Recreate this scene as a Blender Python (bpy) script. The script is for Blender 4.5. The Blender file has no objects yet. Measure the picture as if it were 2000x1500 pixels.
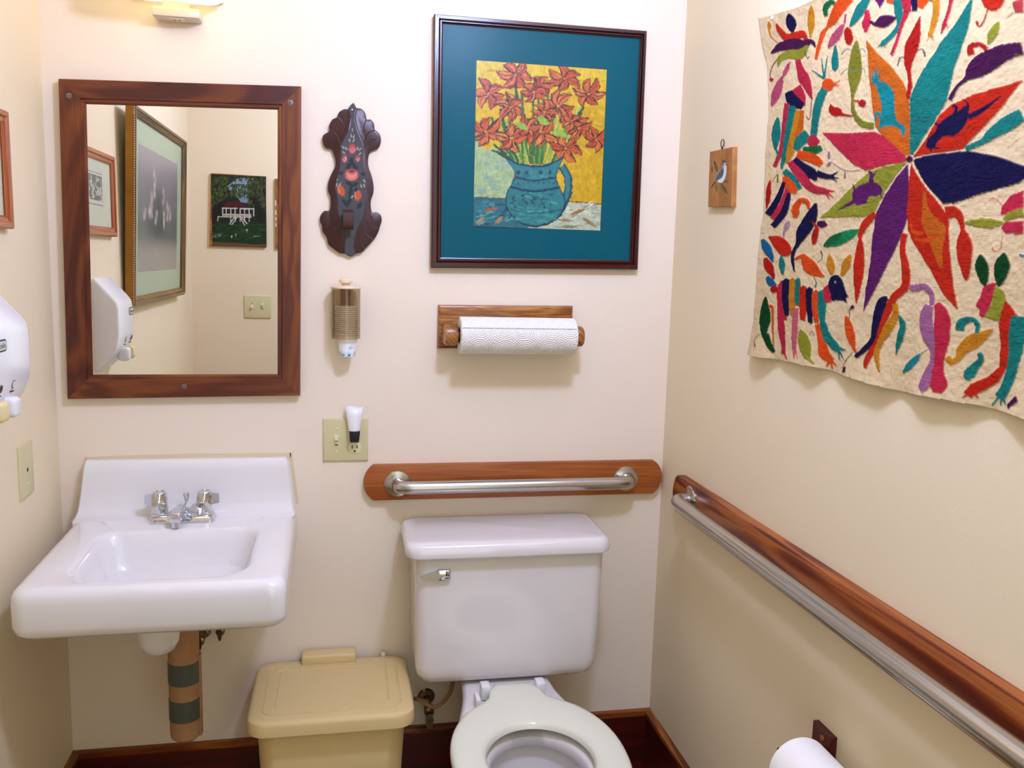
import bpy, bmesh, math, random
import numpy as np
from mathutils import Vector, Matrix
random.seed(7)
rng = np.random.default_rng(7)
S = bpy.context.scene
COL = S.collection
PI = math.pi

# ------------------------------------------------------------------ camera
D = 2.25; CX = .675; EYE = 1.43; W = 1.551          # camera distance from the back wall, x, height; room width
FRONT = -2.0                                         # inner face of the wall with the doorway
yaw, pitch, roll = [math.radians(a) for a in (11.14437697, 8.14942492, 1.60733112)]
FPX = 1706.611                                       # focal length for a 2000 px wide frame
fw = np.array([math.sin(yaw)*math.cos(pitch), math.cos(yaw)*math.cos(pitch), -math.sin(pitch)])
rt = np.array([math.cos(yaw), -math.sin(yaw), 0.]); up = np.cross(rt, fw)
rt, up = rt*math.cos(roll)+up*math.sin(roll), -rt*math.sin(roll)+up*math.cos(roll)
CAM = np.array([CX, -D, EYE])
cd = bpy.data.cameras.new('camera'); cam = bpy.data.objects.new('camera', cd); COL.objects.link(cam)
cd.sensor_width = 36; cd.lens = FPX*36/2000; cd.clip_start = .01
cam.matrix_world = Matrix(((rt[0], up[0], -fw[0], CAM[0]), (rt[1], up[1], -fw[1], CAM[1]), (rt[2], up[2], -fw[2], CAM[2]), (0, 0, 0, 1)))
S.camera = cam
def un(px, py, ax, v):                               # where the sight line of a measured pixel meets the plane axis=v
    d = rt*(px-1000)/FPX-up*(py-750)/FPX+fw
    return CAM+d*(v-CAM[ax])/d[ax]

# ------------------------------------------------------------------ world, exposure
S.view_settings.view_transform = 'Standard'; S.view_settings.look = 'None'
S.view_settings.gamma = 1; S.view_settings.use_curve_mapping = False
S.view_settings.exposure = 0.0
wd = bpy.data.worlds.new('world'); S.world = wd; wd.use_nodes = True
wd.node_tree.nodes['Background'].inputs[0].default_value = (.84, .90, .84, 1)
wd.node_tree.nodes['Background'].inputs[1].default_value = 1.9
CEIL = 2.42
LAMP = (1.08, -1.15, 2.27)
ld = bpy.data.lights.new('ceiling_light_source', 'POINT'); ld.shadow_soft_size = .075; ld.energy = 33; ld.color = (.91, 1.08, 1.85)
lo = bpy.data.objects.new('ceiling_light_source', ld); lo.location = LAMP; COL.objects.link(lo)

# ------------------------------------------------------------------ materials
def lin(h):
    if isinstance(h, str):
        h = h.lstrip('#'); c = [int(h[i:i+2], 16)/255 for i in (0, 2, 4)]
    else: c = h
    return tuple(x/12.92 if x <= .04045 else ((x+.055)/1.055)**2.4 for x in c)
def new_mat(name):
    m = bpy.data.materials.new(name); m.use_nodes = True
    return m, m.node_tree, m.node_tree.nodes['Principled BSDF']
def mat(name, col, rough=.5, metal=0., noise=0., nscale=8., bump=0., bscale=200., coat=0., spec=.5, sub=0., aniso=0.):
    m, t, b = new_mat(name); c = lin(col)
    b.inputs['Base Color'].default_value = (*c, 1); b.inputs['Roughness'].default_value = rough
    b.inputs['Metallic'].default_value = metal; b.inputs['Coat Weight'].default_value = coat
    b.inputs['Specular IOR Level'].default_value = spec
    tc = t.nodes.new('ShaderNodeTexCoord')
    if noise:
        n = t.nodes.new('ShaderNodeTexNoise'); n.inputs['Scale'].default_value = nscale; n.inputs['Detail'].default_value = 5
        r = t.nodes.new('ShaderNodeValToRGB')
        r.color_ramp.elements[0].position = .3; r.color_ramp.elements[1].position = .7
        r.color_ramp.elements[0].color = (*[x*(1-noise) for x in c], 1); r.color_ramp.elements[1].color = (*[min(1, x*(1+noise*.5)) for x in c], 1)
        t.links.new(tc.outputs['Object'], n.inputs['Vector']); t.links.new(n.outputs['Fac'], r.inputs['Fac']); t.links.new(r.outputs['Color'], b.inputs['Base Color'])
    if bump:
        n = t.nodes.new('ShaderNodeTexNoise'); n.inputs['Scale'].default_value = bscale; n.inputs['Detail'].default_value = 3
        bp = t.nodes.new('ShaderNodeBump'); bp.inputs['Strength'].default_value = bump; bp.inputs['Distance'].default_value = .002
        t.links.new(tc.outputs['Object'], n.inputs['Vector']); t.links.new(n.outputs['Fac'], bp.inputs['Height']); t.links.new(bp.outputs['Normal'], b.inputs['Normal'])
    return m
def wood(name, dark, mid, light, rough=.35, scale=22., stretch=.12, coords='UV', axis=0, spec=.5, coat=0., contrast=.5):
    m, t, b = new_mat(name)
    tc = t.nodes.new('ShaderNodeTexCoord'); mp = t.nodes.new('ShaderNodeMapping')
    sc = [1, 1, 1]; sc[axis] = stretch; mp.inputs['Scale'].default_value = sc
    t.links.new(tc.outputs[coords], mp.inputs['Vector'])
    n = t.nodes.new('ShaderNodeTexNoise'); n.inputs['Scale'].default_value = scale; n.inputs['Detail'].default_value = 2.5; n.inputs['Distortion'].default_value = .9
    t.links.new(mp.outputs['Vector'], n.inputs['Vector'])
    mu = t.nodes.new('ShaderNodeMath'); mu.operation = 'MULTIPLY'; mu.inputs[1].default_value = 30
    sn = t.nodes.new('ShaderNodeMath'); sn.operation = 'SINE'
    t.links.new(n.outputs['Fac'], mu.inputs[0]); t.links.new(mu.outputs[0], sn.inputs[0])
    mr = t.nodes.new('ShaderNodeMapRange'); mr.inputs['From Min'].default_value = -1; mr.inputs['From Max'].default_value = 1
    mr.inputs['To Min'].default_value = -.5*contrast; mr.inputs['To Max'].default_value = .5*contrast
    t.links.new(sn.outputs[0], mr.inputs['Value'])
    n3 = t.nodes.new('ShaderNodeTexNoise'); n3.inputs['Scale'].default_value = scale*.35; n3.inputs['Detail'].default_value = 2
    t.links.new(mp.outputs['Vector'], n3.inputs['Vector'])
    ad = t.nodes.new('ShaderNodeMath'); ad.operation = 'ADD'; t.links.new(mr.outputs[0], ad.inputs[0]); t.links.new(n3.outputs['Fac'], ad.inputs[1])
    r = t.nodes.new('ShaderNodeValToRGB'); e = r.color_ramp.elements
    e[0].position = .22; e[0].color = (*lin(dark), 1); e[1].position = .8; e[1].color = (*lin(light), 1)
    k = e.new(.5); k.color = (*lin(mid), 1)
    t.links.new(ad.outputs[0], r.inputs['Fac'])
    mp2 = t.nodes.new('ShaderNodeMapping'); sc2 = [1, 1, 1]; sc2[axis] = .03; mp2.inputs['Scale'].default_value = sc2
    t.links.new(tc.outputs[coords], mp2.inputs['Vector'])
    n2 = t.nodes.new('ShaderNodeTexNoise'); n2.inputs['Scale'].default_value = 420; n2.inputs['Detail'].default_value = 2
    t.links.new(mp2.outputs['Vector'], n2.inputs['Vector'])
    r2 = t.nodes.new('ShaderNodeMapRange'); r2.inputs['From Min'].default_value = .3; r2.inputs['From Max'].default_value = .7; r2.inputs['To Min'].default_value = .72; r2.inputs['To Max'].default_value = 1.12
    t.links.new(n2.outputs['Fac'], r2.inputs['Value'])
    mx = t.nodes.new('ShaderNodeVectorMath'); mx.operation = 'SCALE'
    t.links.new(r.outputs['Color'], mx.inputs[0]); t.links.new(r2.outputs[0], mx.inputs['Scale']); t.links.new(mx.outputs[0], b.inputs['Base Color'])
    bp = t.nodes.new('ShaderNodeBump'); bp.inputs['Strength'].default_value = .12; bp.inputs['Distance'].default_value = .001
    t.links.new(n2.outputs['Fac'], bp.inputs['Height']); t.links.new(bp.outputs['Normal'], b.inputs['Normal'])
    b.inputs['Roughness'].default_value = rough; b.inputs['Specular IOR Level'].default_value = spec; b.inputs['Coat Weight'].default_value = coat
    return m
def glassy(name, tint, gloss=.07, rough=.02):        # thin clear or smoked sheet: tinted see-through plus a mirror sheen
    m = bpy.data.materials.new(name); m.use_nodes = True; t = m.node_tree; t.nodes.clear()
    o = t.nodes.new('ShaderNodeOutputMaterial'); tr = t.nodes.new('ShaderNodeBsdfTransparent'); tr.inputs[0].default_value = (*lin(tint), 1)
    g = t.nodes.new('ShaderNodeBsdfGlossy'); g.inputs['Roughness'].default_value = rough
    fr = t.nodes.new('ShaderNodeLayerWeight'); fr.inputs['Blend'].default_value = .25
    mu = t.nodes.new('ShaderNodeMath'); mu.operation = 'MULTIPLY_ADD'; mu.inputs[1].default_value = .28; mu.inputs[2].default_value = gloss*.5
    mx = t.nodes.new('ShaderNodeMixShader')
    t.links.new(fr.outputs['Fresnel'], mu.inputs[0]); t.links.new(mu.outputs[0], mx.inputs[0]); t.links.new(tr.outputs[0], mx.inputs[1]); t.links.new(g.outputs[0], mx.inputs[2]); t.links.new(mx.outputs[0], o.inputs[0])
    return m
def vcol(name, rough=.6, bump=0., bscale=400., bstretch=(1, 1, 1), spec=.3):
    m, t, b = new_mat(name); a = t.nodes.new('ShaderNodeVertexColor'); a.layer_name = 'Col'
    t.links.new(a.outputs['Color'], b.inputs['Base Color']); b.inputs['Roughness'].default_value = rough; b.inputs['Specular IOR Level'].default_value = spec
    if bump:
        tc = t.nodes.new('ShaderNodeTexCoord'); mp = t.nodes.new('ShaderNodeMapping'); mp.inputs['Scale'].default_value = bstretch
        n = t.nodes.new('ShaderNodeTexNoise'); n.inputs['Scale'].default_value = bscale; n.inputs['Detail'].default_value = 3; n.inputs['Distortion'].default_value = .4
        bp = t.nodes.new('ShaderNodeBump'); bp.inputs['Strength'].default_value = bump; bp.inputs['Distance'].default_value = .0015
        t.links.new(tc.outputs['Object'], mp.inputs['Vector']); t.links.new(mp.outputs[0], n.inputs['Vector']); t.links.new(n.outputs['Fac'], bp.inputs['Height']); t.links.new(bp.outputs['Normal'], b.inputs['Normal'])
    return m
def emit(name, col, strength):
    m = bpy.data.materials.new(name); m.use_nodes = True; t = m.node_tree; t.nodes.clear()
    o = t.nodes.new('ShaderNodeOutputMaterial'); e = t.nodes.new('ShaderNodeEmission'); e.inputs[0].default_value = (*lin(col), 1); e.inputs[1].default_value = strength
    t.links.new(e.outputs[0], o.inputs[0]); return m

M = {}
M['wall'] = mat('wall_paint', '#e8d7b3', .55, bump=.12, bscale=140, noise=.02, nscale=2.5, spec=.25)
M['ceil'] = mat('ceiling_paint', '#f0e9e0', .8)
M['porcelain'] = mat('white_porcelain', '#e6e3df', .08, spec=.6, coat=.3)
M['porcelain_t'] = mat('toilet_porcelain', '#e3ddd8', .1, spec=.55, coat=.3)
M['seat'] = mat('ivory_seat_plastic', '#e2e2cc', .14, spec=.5)
M['white_plastic'] = mat('white_plastic', '#e8e6e4', .25)
M['chrome'] = mat('chrome', '#d8dbe0', .06, 1.)
M['brass'] = mat('tarnished_metal', '#7a6a50', .3, 1., noise=.4, nscale=60)
M['steel'] = mat('brushed_steel', '#bdb9b2', .26, 1.)
M['beige'] = mat('beige_bin_plastic', '#dcc288', .42, bump=.25, bscale=900, spec=.35)
M['ivory'] = mat('ivory_switch_plastic', '#cfc694', .35, spec=.4)
M['ivory_l'] = mat('pale_ivory_plastic', '#ddd6a8', .3)
M['black'] = mat('black_plastic', '#0b0a0c', .4)
M['slot'] = mat('dark_slot', '#1a140c', .7)
M['screw'] = mat('screw_metal', '#8d8a88', .3, 1.)
M['mirror'] = mat('mirror_silver', '#f2f2ec', .0, 1.)
M['walnut'] = wood('mirror_frame_walnut', '#420f04', '#642b0d', '#854716', .38, 9, .22, contrast=.3)
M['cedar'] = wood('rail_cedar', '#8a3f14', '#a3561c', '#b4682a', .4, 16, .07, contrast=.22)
M['cedar_shaded'] = wood('rail_cedar_shaded', '#541404', '#7e320b', '#a85c1e', .36, 13, .06, contrast=.55)  # same cedar darkened; shade of grazing light on the right board is in the colour
M['oak'] = wood('towel_holder_oak', '#6a3410', '#985c24', '#b8803e', .3, 42, .08, contrast=.35)
M['mahogany'] = wood('dark_red_mahogany', '#200303', '#380806', '#4e120a', .25, 20, .06, contrast=.2)
M['cap'] = wood('baseboard_cap_wood', '#5a2208', '#84400f', '#a05c1c', .35, 30, .05)
M['basewood'] = wood('baseboard_wood', '#340201', '#4c0504', '#5e0c06', .35, 12, .05, contrast=.3)
M['redframe'] = wood('orange_frame_wood', '#8a3c18', '#b0602c', '#c87c40', .35, 24, .06, contrast=.3)
M['gold'] = wood('old_gold_frame', '#3f2c10', '#6a4c1c', '#8e6c30', .35, 30, .05, contrast=.3)
M['goldside'] = mat('gilded_frame_side', '#a06c1c', .4, .3, noise=.2, nscale=20)
M['cardboard'] = mat('tan_wrap', '#ab8058', .75, noise=.12, nscale=30)
M['tape'] = mat('grey_green_tape', '#4b5247', .45, bump=.3, bscale=70)
M['paper'] = mat('white_paper', '#f4efe6', .9, bump=.2, bscale=120)
M['mat_teal'] = mat('teal_mat_board', '#005a68', .9, noise=.03, nscale=3, spec=.1)
M['mat_green'] = mat('pale_green_mat_board', '#b4bf98', .8)
M['mat_cream'] = mat('cream_mat_board', '#d8d4b4', .8)
M['glass'] = glassy('picture_glass', '#fbfcfb', .0, .32)
M['smoke'] = glassy('smoked_acrylic', '#f1ebdf', .08, .08)
M['print'] = vcol('printed_picture', .5)
M['paint'] = vcol('painted_picture', .55, .25, 300)
M['cloth'] = vcol('embroidered_cotton', .95, .4, 260, (1, .35, 1.6), .1)
M['plaque'] = vcol('painted_plaque', .6, .25, 150)
M['dred'] = mat('dark_red_lacquer', '#380e0a', .38, noise=.3, nscale=25, bump=.2, bscale=60)
M['cream'] = mat('cream_knob', '#e6cfb0', .35)
M['lampmetal'] = mat('lamp_housing', '#d8cbb8', .4)
M['glow'] = emit('lit_lamp_shade', '#ffe6b8', 3.2)
M['glow2'] = emit('lit_ceiling_diffuser', '#fff4ea', 3.)
M['water'] = mat('toilet_water', '#9fa6a4', .02, spec=.6)
M['core'] = mat('roll_core', '#3b2a1c', .8)
M['stain'] = mat('yellow_grout_stain', '#dccaa4', .8)
M['lev_w'] = mat('white_lever_plastic', '#e6e6e6', .35)
M['lev_c'] = mat('cream_lever_plastic', '#e3d097', .4)
M['wall_lit'] = mat('wall_paint_back_lit', '#ebdcc4', .55, bump=.12, bscale=140, noise=.02, nscale=2.5, spec=.25)  # wall paint whitened and cooled; the back wall's brighter light is in the colour
M['floor'] = wood('floor_boards', '#7a5a2c', '#8f6c38', '#a07c44', .35, 9, .08, 'Object', 1)
# quilted towel paper: rings about scattered centres
def quilt():
    m, t, b = new_mat('quilted_towel_paper'); b.inputs['Base Color'].default_value = (*lin('#f6f1e6'), 1); b.inputs['Roughness'].default_value = .95; b.inputs['Specular IOR Level'].default_value = .1
    tc = t.nodes.new('ShaderNodeTexCoord'); v = t.nodes.new('ShaderNodeTexVoronoi'); v.voronoi_dimensions = '2D'; v.inputs['Scale'].default_value = 17; v.inputs['Randomness'].default_value = .35
    mu = t.nodes.new('ShaderNodeMath'); mu.operation = 'MULTIPLY'; mu.inputs[1].default_value = 74
    sn = t.nodes.new('ShaderNodeMath'); sn.operation = 'SINE'; bp = t.nodes.new('ShaderNodeBump'); bp.inputs['Strength'].default_value = .8; bp.inputs['Distance'].default_value = .0011
    t.links.new(tc.outputs['UV'], v.inputs['Vector']); t.links.new(v.outputs['Distance'], mu.inputs[0]); t.links.new(mu.outputs[0], sn.inputs[0]); t.links.new(sn.outputs[0], bp.inputs['Height']); t.links.new(bp.outputs['Normal'], b.inputs['Normal'])
    return m
M['quilt'] = quilt()

# ------------------------------------------------------------------ object helpers
def props(o, label=None, cat=None, group=None, kind=None):
    if label: o['label'] = label
    if cat: o['category'] = cat
    if group: o['group'] = group
    if kind: o['kind'] = kind
    return o
def thing(name, loc, label, cat, group=None):
    o = bpy.data.objects.new(name, None); o.empty_display_size = .02; o.location = loc; COL.objects.link(o)
    return props(o, label, cat, group)
def link_mesh(name, me, material, parent=None, smooth=True, angle=35):
    mats = material if isinstance(material, (list, tuple)) else [material]
    for k in mats: me.materials.append(k)
    if smooth:
        for p in me.polygons: p.use_smooth = True
        try: me.set_sharp_from_angle(angle=math.radians(angle))
        except Exception: pass
    o = bpy.data.objects.new(name, me); COL.objects.link(o)
    co = np.empty(len(me.vertices)*3); me.vertices.foreach_get('co', co); co = co.reshape(-1, 3)
    c = (co.min(0)+co.max(0))/2; c[2] = co[:, 2].min()
    me.transform(Matrix.Translation(-Vector(c)))
    if parent:
        root = parent; off = Vector((0, 0, 0))
        while root is not None: off += root.location; root = root.parent
        o.parent = parent; o.location = Vector(c)-off
    else: o.location = Vector(c)
    return o
def obj(name, bm, material, parent=None, smooth=True, angle=35, normals=True):
    if normals: bmesh.ops.recalc_face_normals(bm, faces=bm.faces)
    me = bpy.data.meshes.new(name); bm.to_mesh(me); bm.free()
    return link_mesh(name, me, material, parent, smooth, angle)
def B(): return bmesh.new()
def box(bm, x0, x1, y0, y1, z0, z1, r=0., seg=2):
    v = [bm.verts.new((x, y, z)) for x in (x0, x1) for y in (y0, y1) for z in (z0, z1)]
    F = [bm.faces.new([v[i] for i in q]) for q in ((0, 1, 3, 2), (4, 6, 7, 5), (0, 4, 5, 1), (2, 3, 7, 6), (0, 2, 6, 4), (1, 5, 7, 3))]
    if r:
        es = list({e for f in F for e in f.edges})
        bmesh.ops.bevel(bm, geom=es, offset=r, segments=seg, profile=.5, affect='EDGES')
def loft(bm, loops, cap0=True, cap1=True, uv=None):
    vs = [[bm.verts.new(p) for p in L] for L in loops]; n = len(vs[0])
    for a, b in zip(vs, vs[1:]):
        for i in range(n):
            try: bm.faces.new((a[i], a[(i+1) % n], b[(i+1) % n], b[i]))
            except ValueError: pass
    if cap0: bm.faces.new(vs[0])
    if cap1: bm.faces.new(vs[-1])
    return vs
def sweep(bm, path, r, n=20, cap=True):
    path = [Vector(p) for p in path]; rs = r if isinstance(r, (list, tuple)) else [r]*len(path)
    t0 = (path[1]-path[0]).normalized(); nrm = t0.orthogonal().normalized(); loops = []
    for i, p in enumerate(path):
        t = (path[min(i+1, len(path)-1)]-path[max(i-1, 0)]).normalized()
        nrm = (nrm-t*nrm.dot(t)).normalized(); bn = t.cross(nrm)
        loops.append([p+rs[i]*(math.cos(2*PI*k/n)*nrm+math.sin(2*PI*k/n)*bn) for k in range(n)])
    loft(bm, loops, cap, cap)
def arc(p0, corner, p1, n=8):                        # rounded corner between two points
    p0, c, p1 = Vector(p0), Vector(corner), Vector(p1)
    return [(1-t)**2*p0+2*t*(1-t)*c+t*t*p1 for t in [i/n for i in range(n+1)]]
def lathe(bm, prof, o, axis=(0, 0, 1), n=32, cap0=True, cap1=True):
    a = Vector(axis).normalized(); u = a.orthogonal().normalized(); v = a.cross(u); o = Vector(o)
    return loft(bm, [[o+a*h+max(r, 1e-5)*(math.cos(2*PI*k/n)*u+math.sin(2*PI*k/n)*v) for k in range(n)] for r, h in prof], cap0, cap1)
def rrect(x0, x1, y0, y1, r, n=6, z=0.):
    out = []
    for cx, cy, a in ((x1-r, y1-r, 0), (x0+r, y1-r, 90), (x0+r, y0+r, 180), (x1-r, y0+r, 270)):
        for i in range(n+1):
            t = math.radians(a+90*i/n); out.append((cx+r*math.cos(t), cy+r*math.sin(t), z))
    return out
def catmull(P, n=8, closed=True):
    P = [np.array(p, float) for p in P]; out = []; N = len(P)
    for i in range(N if closed else N-1):
        g = (lambda k: P[k % N]) if closed else (lambda k: P[min(max(k, 0), N-1)])
        a, b, c, d = g(i-1), g(i), g(i+1), g(i+2)
        for j in range(n):
            t = j/n
            out.append(.5*((2*b)+(-a+c)*t+(2*a-5*b+4*c-d)*t*t+(-a+3*b-3*c+d)*t**3))
    if not closed: out.append(P[-1])
    return out
# mappings of a wall plane: (u along the wall, v height, h distance off the wall)
PB = lambda u, v, h: (u, -h, v)
PR = lambda u, v, h: (W-h, u, v)
PL = lambda u, v, h: (h, u, v)
PF = lambda u, v, h: (u, FRONT+h, v)
def prism(bm, P, outline, h0, h1, bev=0., seg=2, uvaxis=0):
    """solid of the outline (u,v) standing off a wall from h0 to h1, front edge rounded by bev; UV in metres"""
    uvl = bm.loops.layers.uv.verify(); n = len(outline)
    c = np.mean(np.array(outline), 0)
    def inset(d):
        res = []
        for i in range(n):
            p, q, s = [np.array(outline[(i+k) % n], float) for k in (-1, 0, 1)]
            e1 = q-p; e2 = s-q; n1 = np.array((-e1[1], e1[0])); n2 = np.array((-e2[1], e2[0]))
            n1 = n1/(np.linalg.norm(n1)+1e-9); n2 = n2/(np.linalg.norm(n2)+1e-9)
            m = n1+n2; k = max(m@m, .4)
            res.append(q+sg*d*2*m/k)
        return res
    A = sum(outline[i][0]*outline[(i+1) % n][1]-outline[(i+1) % n][0]*outline[i][1] for i in range(n)); sg = 1 if A > 0 else -1
    levels = [(0, h0), (0, h1-bev)]
    if bev:
        for k in range(1, seg+1):
            a = PI/2*k/seg; levels.append((bev*(1-math.cos(a)), h1-bev+bev*math.sin(a)))
    loops = []; uvs = []
    for d, h in levels:
        o = inset(d) if d else [np.array(q, float) for q in outline]
        loops.append([P(q[0], q[1], h) for q in o]); uvs.append([(q[0], q[1]+(h-h1)) for q in o])
    vs = [[bm.verts.new(p) for p in L] for L in loops]; uvd = {v: uv for L, U in zip(vs, uvs) for v, uv in zip(L, U)}
    fs = []
    for a, b in zip(vs, vs[1:]):
        for i in range(n): fs.append(bm.faces.new((a[i], a[(i+1) % n], b[(i+1) % n], b[i])))
    fs.append(bm.faces.new(vs[-1])); fs.append(bm.faces.new(vs[0]))
    for f in fs:
        for l in f.loops:
            u, v = uvd[l.vert]; l[uvl].uv = (u, v) if uvaxis == 0 else (v, u)
def mitre(bm, P, outer, inner, prof, off=0.):
    """mitred picture frame between the corner lists outer and inner; prof = [(t 0..1 across, h off wall)]"""
    uvl = bm.loops.layers.uv.verify(); O = [np.array(q, float) for q in outer]; I = [np.array(q, float) for q in inner]
    for k in range(4):
        a0, a1, b0, b1 = O[k], O[(k+1) % 4], I[k], I[(k+1) % 4]; d = (a1-a0)/np.linalg.norm(a1-a0); ln = np.linalg.norm(a1-a0)
        rows = []; run = 0; last = None
        for t, h in prof:
            if last: run += math.hypot((t-last[0])*.05, h-last[1])
            last = (t, h); row = []
            for j in range(9):
                s = j/8; q = (a0+(b0-a0)*t)*(1-s)+(a1+(b1-a1)*t)*s
                row.append((bm.verts.new(P(q[0], q[1], h)), (float((q-a0)@d)+k*3.1+off, run+k*1.7)))
            rows.append(row)
        for r0, r1 in zip(rows, rows[1:]):
            for j in range(8):
                q = (r0[j], r0[j+1], r1[j+1], r1[j]); f = bm.faces.new([x[0] for x in q])
                for l, x in zip(f.loops, q): l[uvl].uv = x[1]
    bmesh.ops.remove_doubles(bm, verts=bm.verts, dist=1e-5)
def rect(u0, u1, v0, v1): return [(u0, v1), (u1, v1), (u1, v0), (u0, v0)]
def hexa(bm, P, q, h0, h1):                          # plate on a wall with four free corners
    prism(bm, P, q, h0, h1)

# ------------------------------------------------------------------ painting on a fine grid
class Art:
    """flat picture: a fine grid of vertices with a colour each, painted with polygons and strokes given in measured crop pixels"""
    def __init__(s, u0, u1, v0, v1, cell, conv, base):
        s.u0, s.v0 = u0, v0; s.nu = int(round((u1-u0)/cell)); s.nv = int(round((v1-v0)/cell)); s.cu = (u1-u0)/s.nu; s.cv = (v1-v0)/s.nv
        s.U, s.V = np.meshgrid(u0+np.arange(s.nu+1)*s.cu, v0+np.arange(s.nv+1)*s.cv)
        s.C = np.empty((s.nv+1, s.nu+1, 3)); s.C[:] = lin(base); s.H = np.zeros((s.nv+1, s.nu+1)); s.conv = conv
        s.Wt = np.zeros((s.nv+1, s.nu+1))
    def pts(s, P): return np.array([s.conv(*p[:2]) for p in P])
    def win(s, Q, pad=0):
        i0 = max(int((Q[:, 0].min()-pad-s.u0)/s.cu), 0); i1 = min(int((Q[:, 0].max()+pad-s.u0)/s.cu)+2, s.nu+1)
        j0 = max(int((Q[:, 1].min()-pad-s.v0)/s.cv), 0); j1 = min(int((Q[:, 1].max()+pad-s.v0)/s.cv)+2, s.nv+1)
        return i0, max(i1, i0), j0, max(j1, j0)
    def put(s, w, mask, col, h):
        i0, i1, j0, j1 = w; c = np.array(lin(col)); sub = s.C[j0:j1, i0:i1]
        n = 1+rng.uniform(-s.jit, s.jit, mask.shape) if s.jit else np.ones(mask.shape)
        sub[mask] = (c[None, :]*n[mask][:, None])
        if h is not None: s.H[j0:j1, i0:i1][mask] = h
    jit = 0.
    def poly(s, col, P, smooth=False, h=None):
        if smooth: P = catmull([p[:2] for p in P], 6)
        Q = s.pts(P); w = s.win(Q); i0, i1, j0, j1 = w
        if i1 <= i0 or j1 <= j0: return
        X = s.U[j0:j1, i0:i1]; Y = s.V[j0:j1, i0:i1]; m = np.zeros(X.shape, bool); n = len(Q)
        for k in range(n):
            (xa, ya), (xb, yb) = Q[k], Q[(k+1) % n]
            if ya == yb: continue
            m ^= ((ya > Y) != (yb > Y)) & (X < (xb-xa)*(Y-ya)/(yb-ya)+xa)
        s.put(w, m, col, h)
    def tube(s, col, P, h=None, sm=True):            # P = (x, y, full width) in crop pixels
        if sm and len(P) > 2: P = [tuple(q) for q in catmull(P, 5, False)]
        L, R = [], []
        for i, p in enumerate(P):
            a = P[max(i-1, 0)]; b = P[min(i+1, len(P)-1)]; dx, dy = b[0]-a[0], b[1]-a[1]; k = math.hypot(dx, dy) or 1
            nx, ny = -dy/k*p[2]/2, dx/k*p[2]/2; L.append((p[0]+nx, p[1]+ny)); R.append((p[0]-nx, p[1]-ny))
        for i in range(len(P)-1): s.poly(col, [L[i], L[i+1], R[i+1], R[i]], h=h)
    def leaf(s, col, x0, y0, x1, y1, w, h=None, k=.5):
        dx, dy = x1-x0, y1-y0; L = math.hypot(dx, dy); nx, ny = -dy/L*w/2, dx/L*w/2
        m = lambda t, a: (x0+dx*t+nx*a, y0+dy*t+ny*a)
        s.poly(col, [m(0, 0), m(.2*k/.5, .7), m(k, 1), m(k+(1-k)*.5, .75), m(1, 0), m(k+(1-k)*.5, -.75), m(k, -1), m(.2*k/.5, -.7)], True, h)
    def dot(s, col, x, y, r, h=None, ry=None): s.poly(col, [(x+r*math.cos(a*PI/6), y+(ry or r)*math.sin(a*PI/6)) for a in range(12)], h=h)
    def blur(s, n=1):
        for A in ([s.C, s.H] if n else []):
            for _ in range(n):
                K = np.pad(A, ((1, 1), (1, 1))+((0, 0),)*(A.ndim-2), mode='edge')
                A[:] = (K[1:-1, 1:-1]*4+(K[:-2, 1:-1]+K[2:, 1:-1]+K[1:-1, :-2]+K[1:-1, 2:]))/8
    def mesh(s, name, P, h, material, parent, thick=0.):
        nu, nv = s.nu+1, s.nv+1; X = np.stack([np.asarray(a)*np.ones_like(s.U) for a in P(s.U, s.V, h+s.H)], -1).reshape(-1, 3)
        idx = np.arange(nu*nv).reshape(nv, nu)
        q = np.stack([idx[:-1, :-1], idx[:-1, 1:], idx[1:, 1:], idx[1:, :-1]], -1).reshape(-1, 4)
        col = np.concatenate([s.C.reshape(-1, 3), np.ones((nu*nv, 1))], 1)
        if thick:                                    # back sheet and rim so that the piece is a solid
            rim = np.concatenate([idx[0, :], idx[1:, -1], idx[-1, -2::-1], idx[-2:0:-1, 0]]); n0 = len(X)
            Z = np.stack([np.asarray(a)*np.ones_like(s.U) for a in P(s.U, s.V, h+s.H-thick)], -1).reshape(-1, 3)[rim]
            X = np.concatenate([X, Z]); col = np.concatenate([col, col[rim]]); m = len(rim); r2 = np.arange(m)+n0
            q = np.concatenate([q, np.stack([rim, np.roll(rim, -1), np.roll(r2, -1), r2], -1)])
        me = bpy.data.meshes.new(name); me.vertices.add(len(X)); me.vertices.foreach_set('co', X.ravel())
        me.loops.add(len(q)*4); me.loops.foreach_set('vertex_index', q.ravel().astype(np.int32))
        me.polygons.add(len(q)); me.polygons.foreach_set('loop_start', np.arange(0, len(q)*4, 4, dtype=np.int32)); me.polygons.foreach_set('loop_total', np.full(len(q), 4, dtype=np.int32))
        me.update(calc_edges=True); at = me.color_attributes.new('Col', 'FLOAT_COLOR', 'POINT'); at.data.foreach_set('color', col.ravel())
        return link_mesh(name, me, material, parent, True, 60)
def crop_back(ox, oy, sc, y=-.015): return lambda x, q: tuple(un(ox+x/sc, oy+q/sc, 1, y)[[0, 2]])
def crop_right(ox, oy, sc, x0=W): return lambda x, q: tuple(un(ox+x/sc, oy+q/sc, 0, x0)[[1, 2]])
YM = -.012                                           # mirror glass face
def refl(px, py, ax, v):                             # point seen in the mirror, on the real plane axis=v
    if ax == 1: p = un(px, py, 1, 2*YM-v)
    else: p = un(px, py, ax, v)
    p = p.copy(); p[1] = 2*YM-p[1]; return p
def qb(*P, y=-.02): return [tuple(un(a, b, 1, y)[[0, 2]]) for a, b in P]

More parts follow.
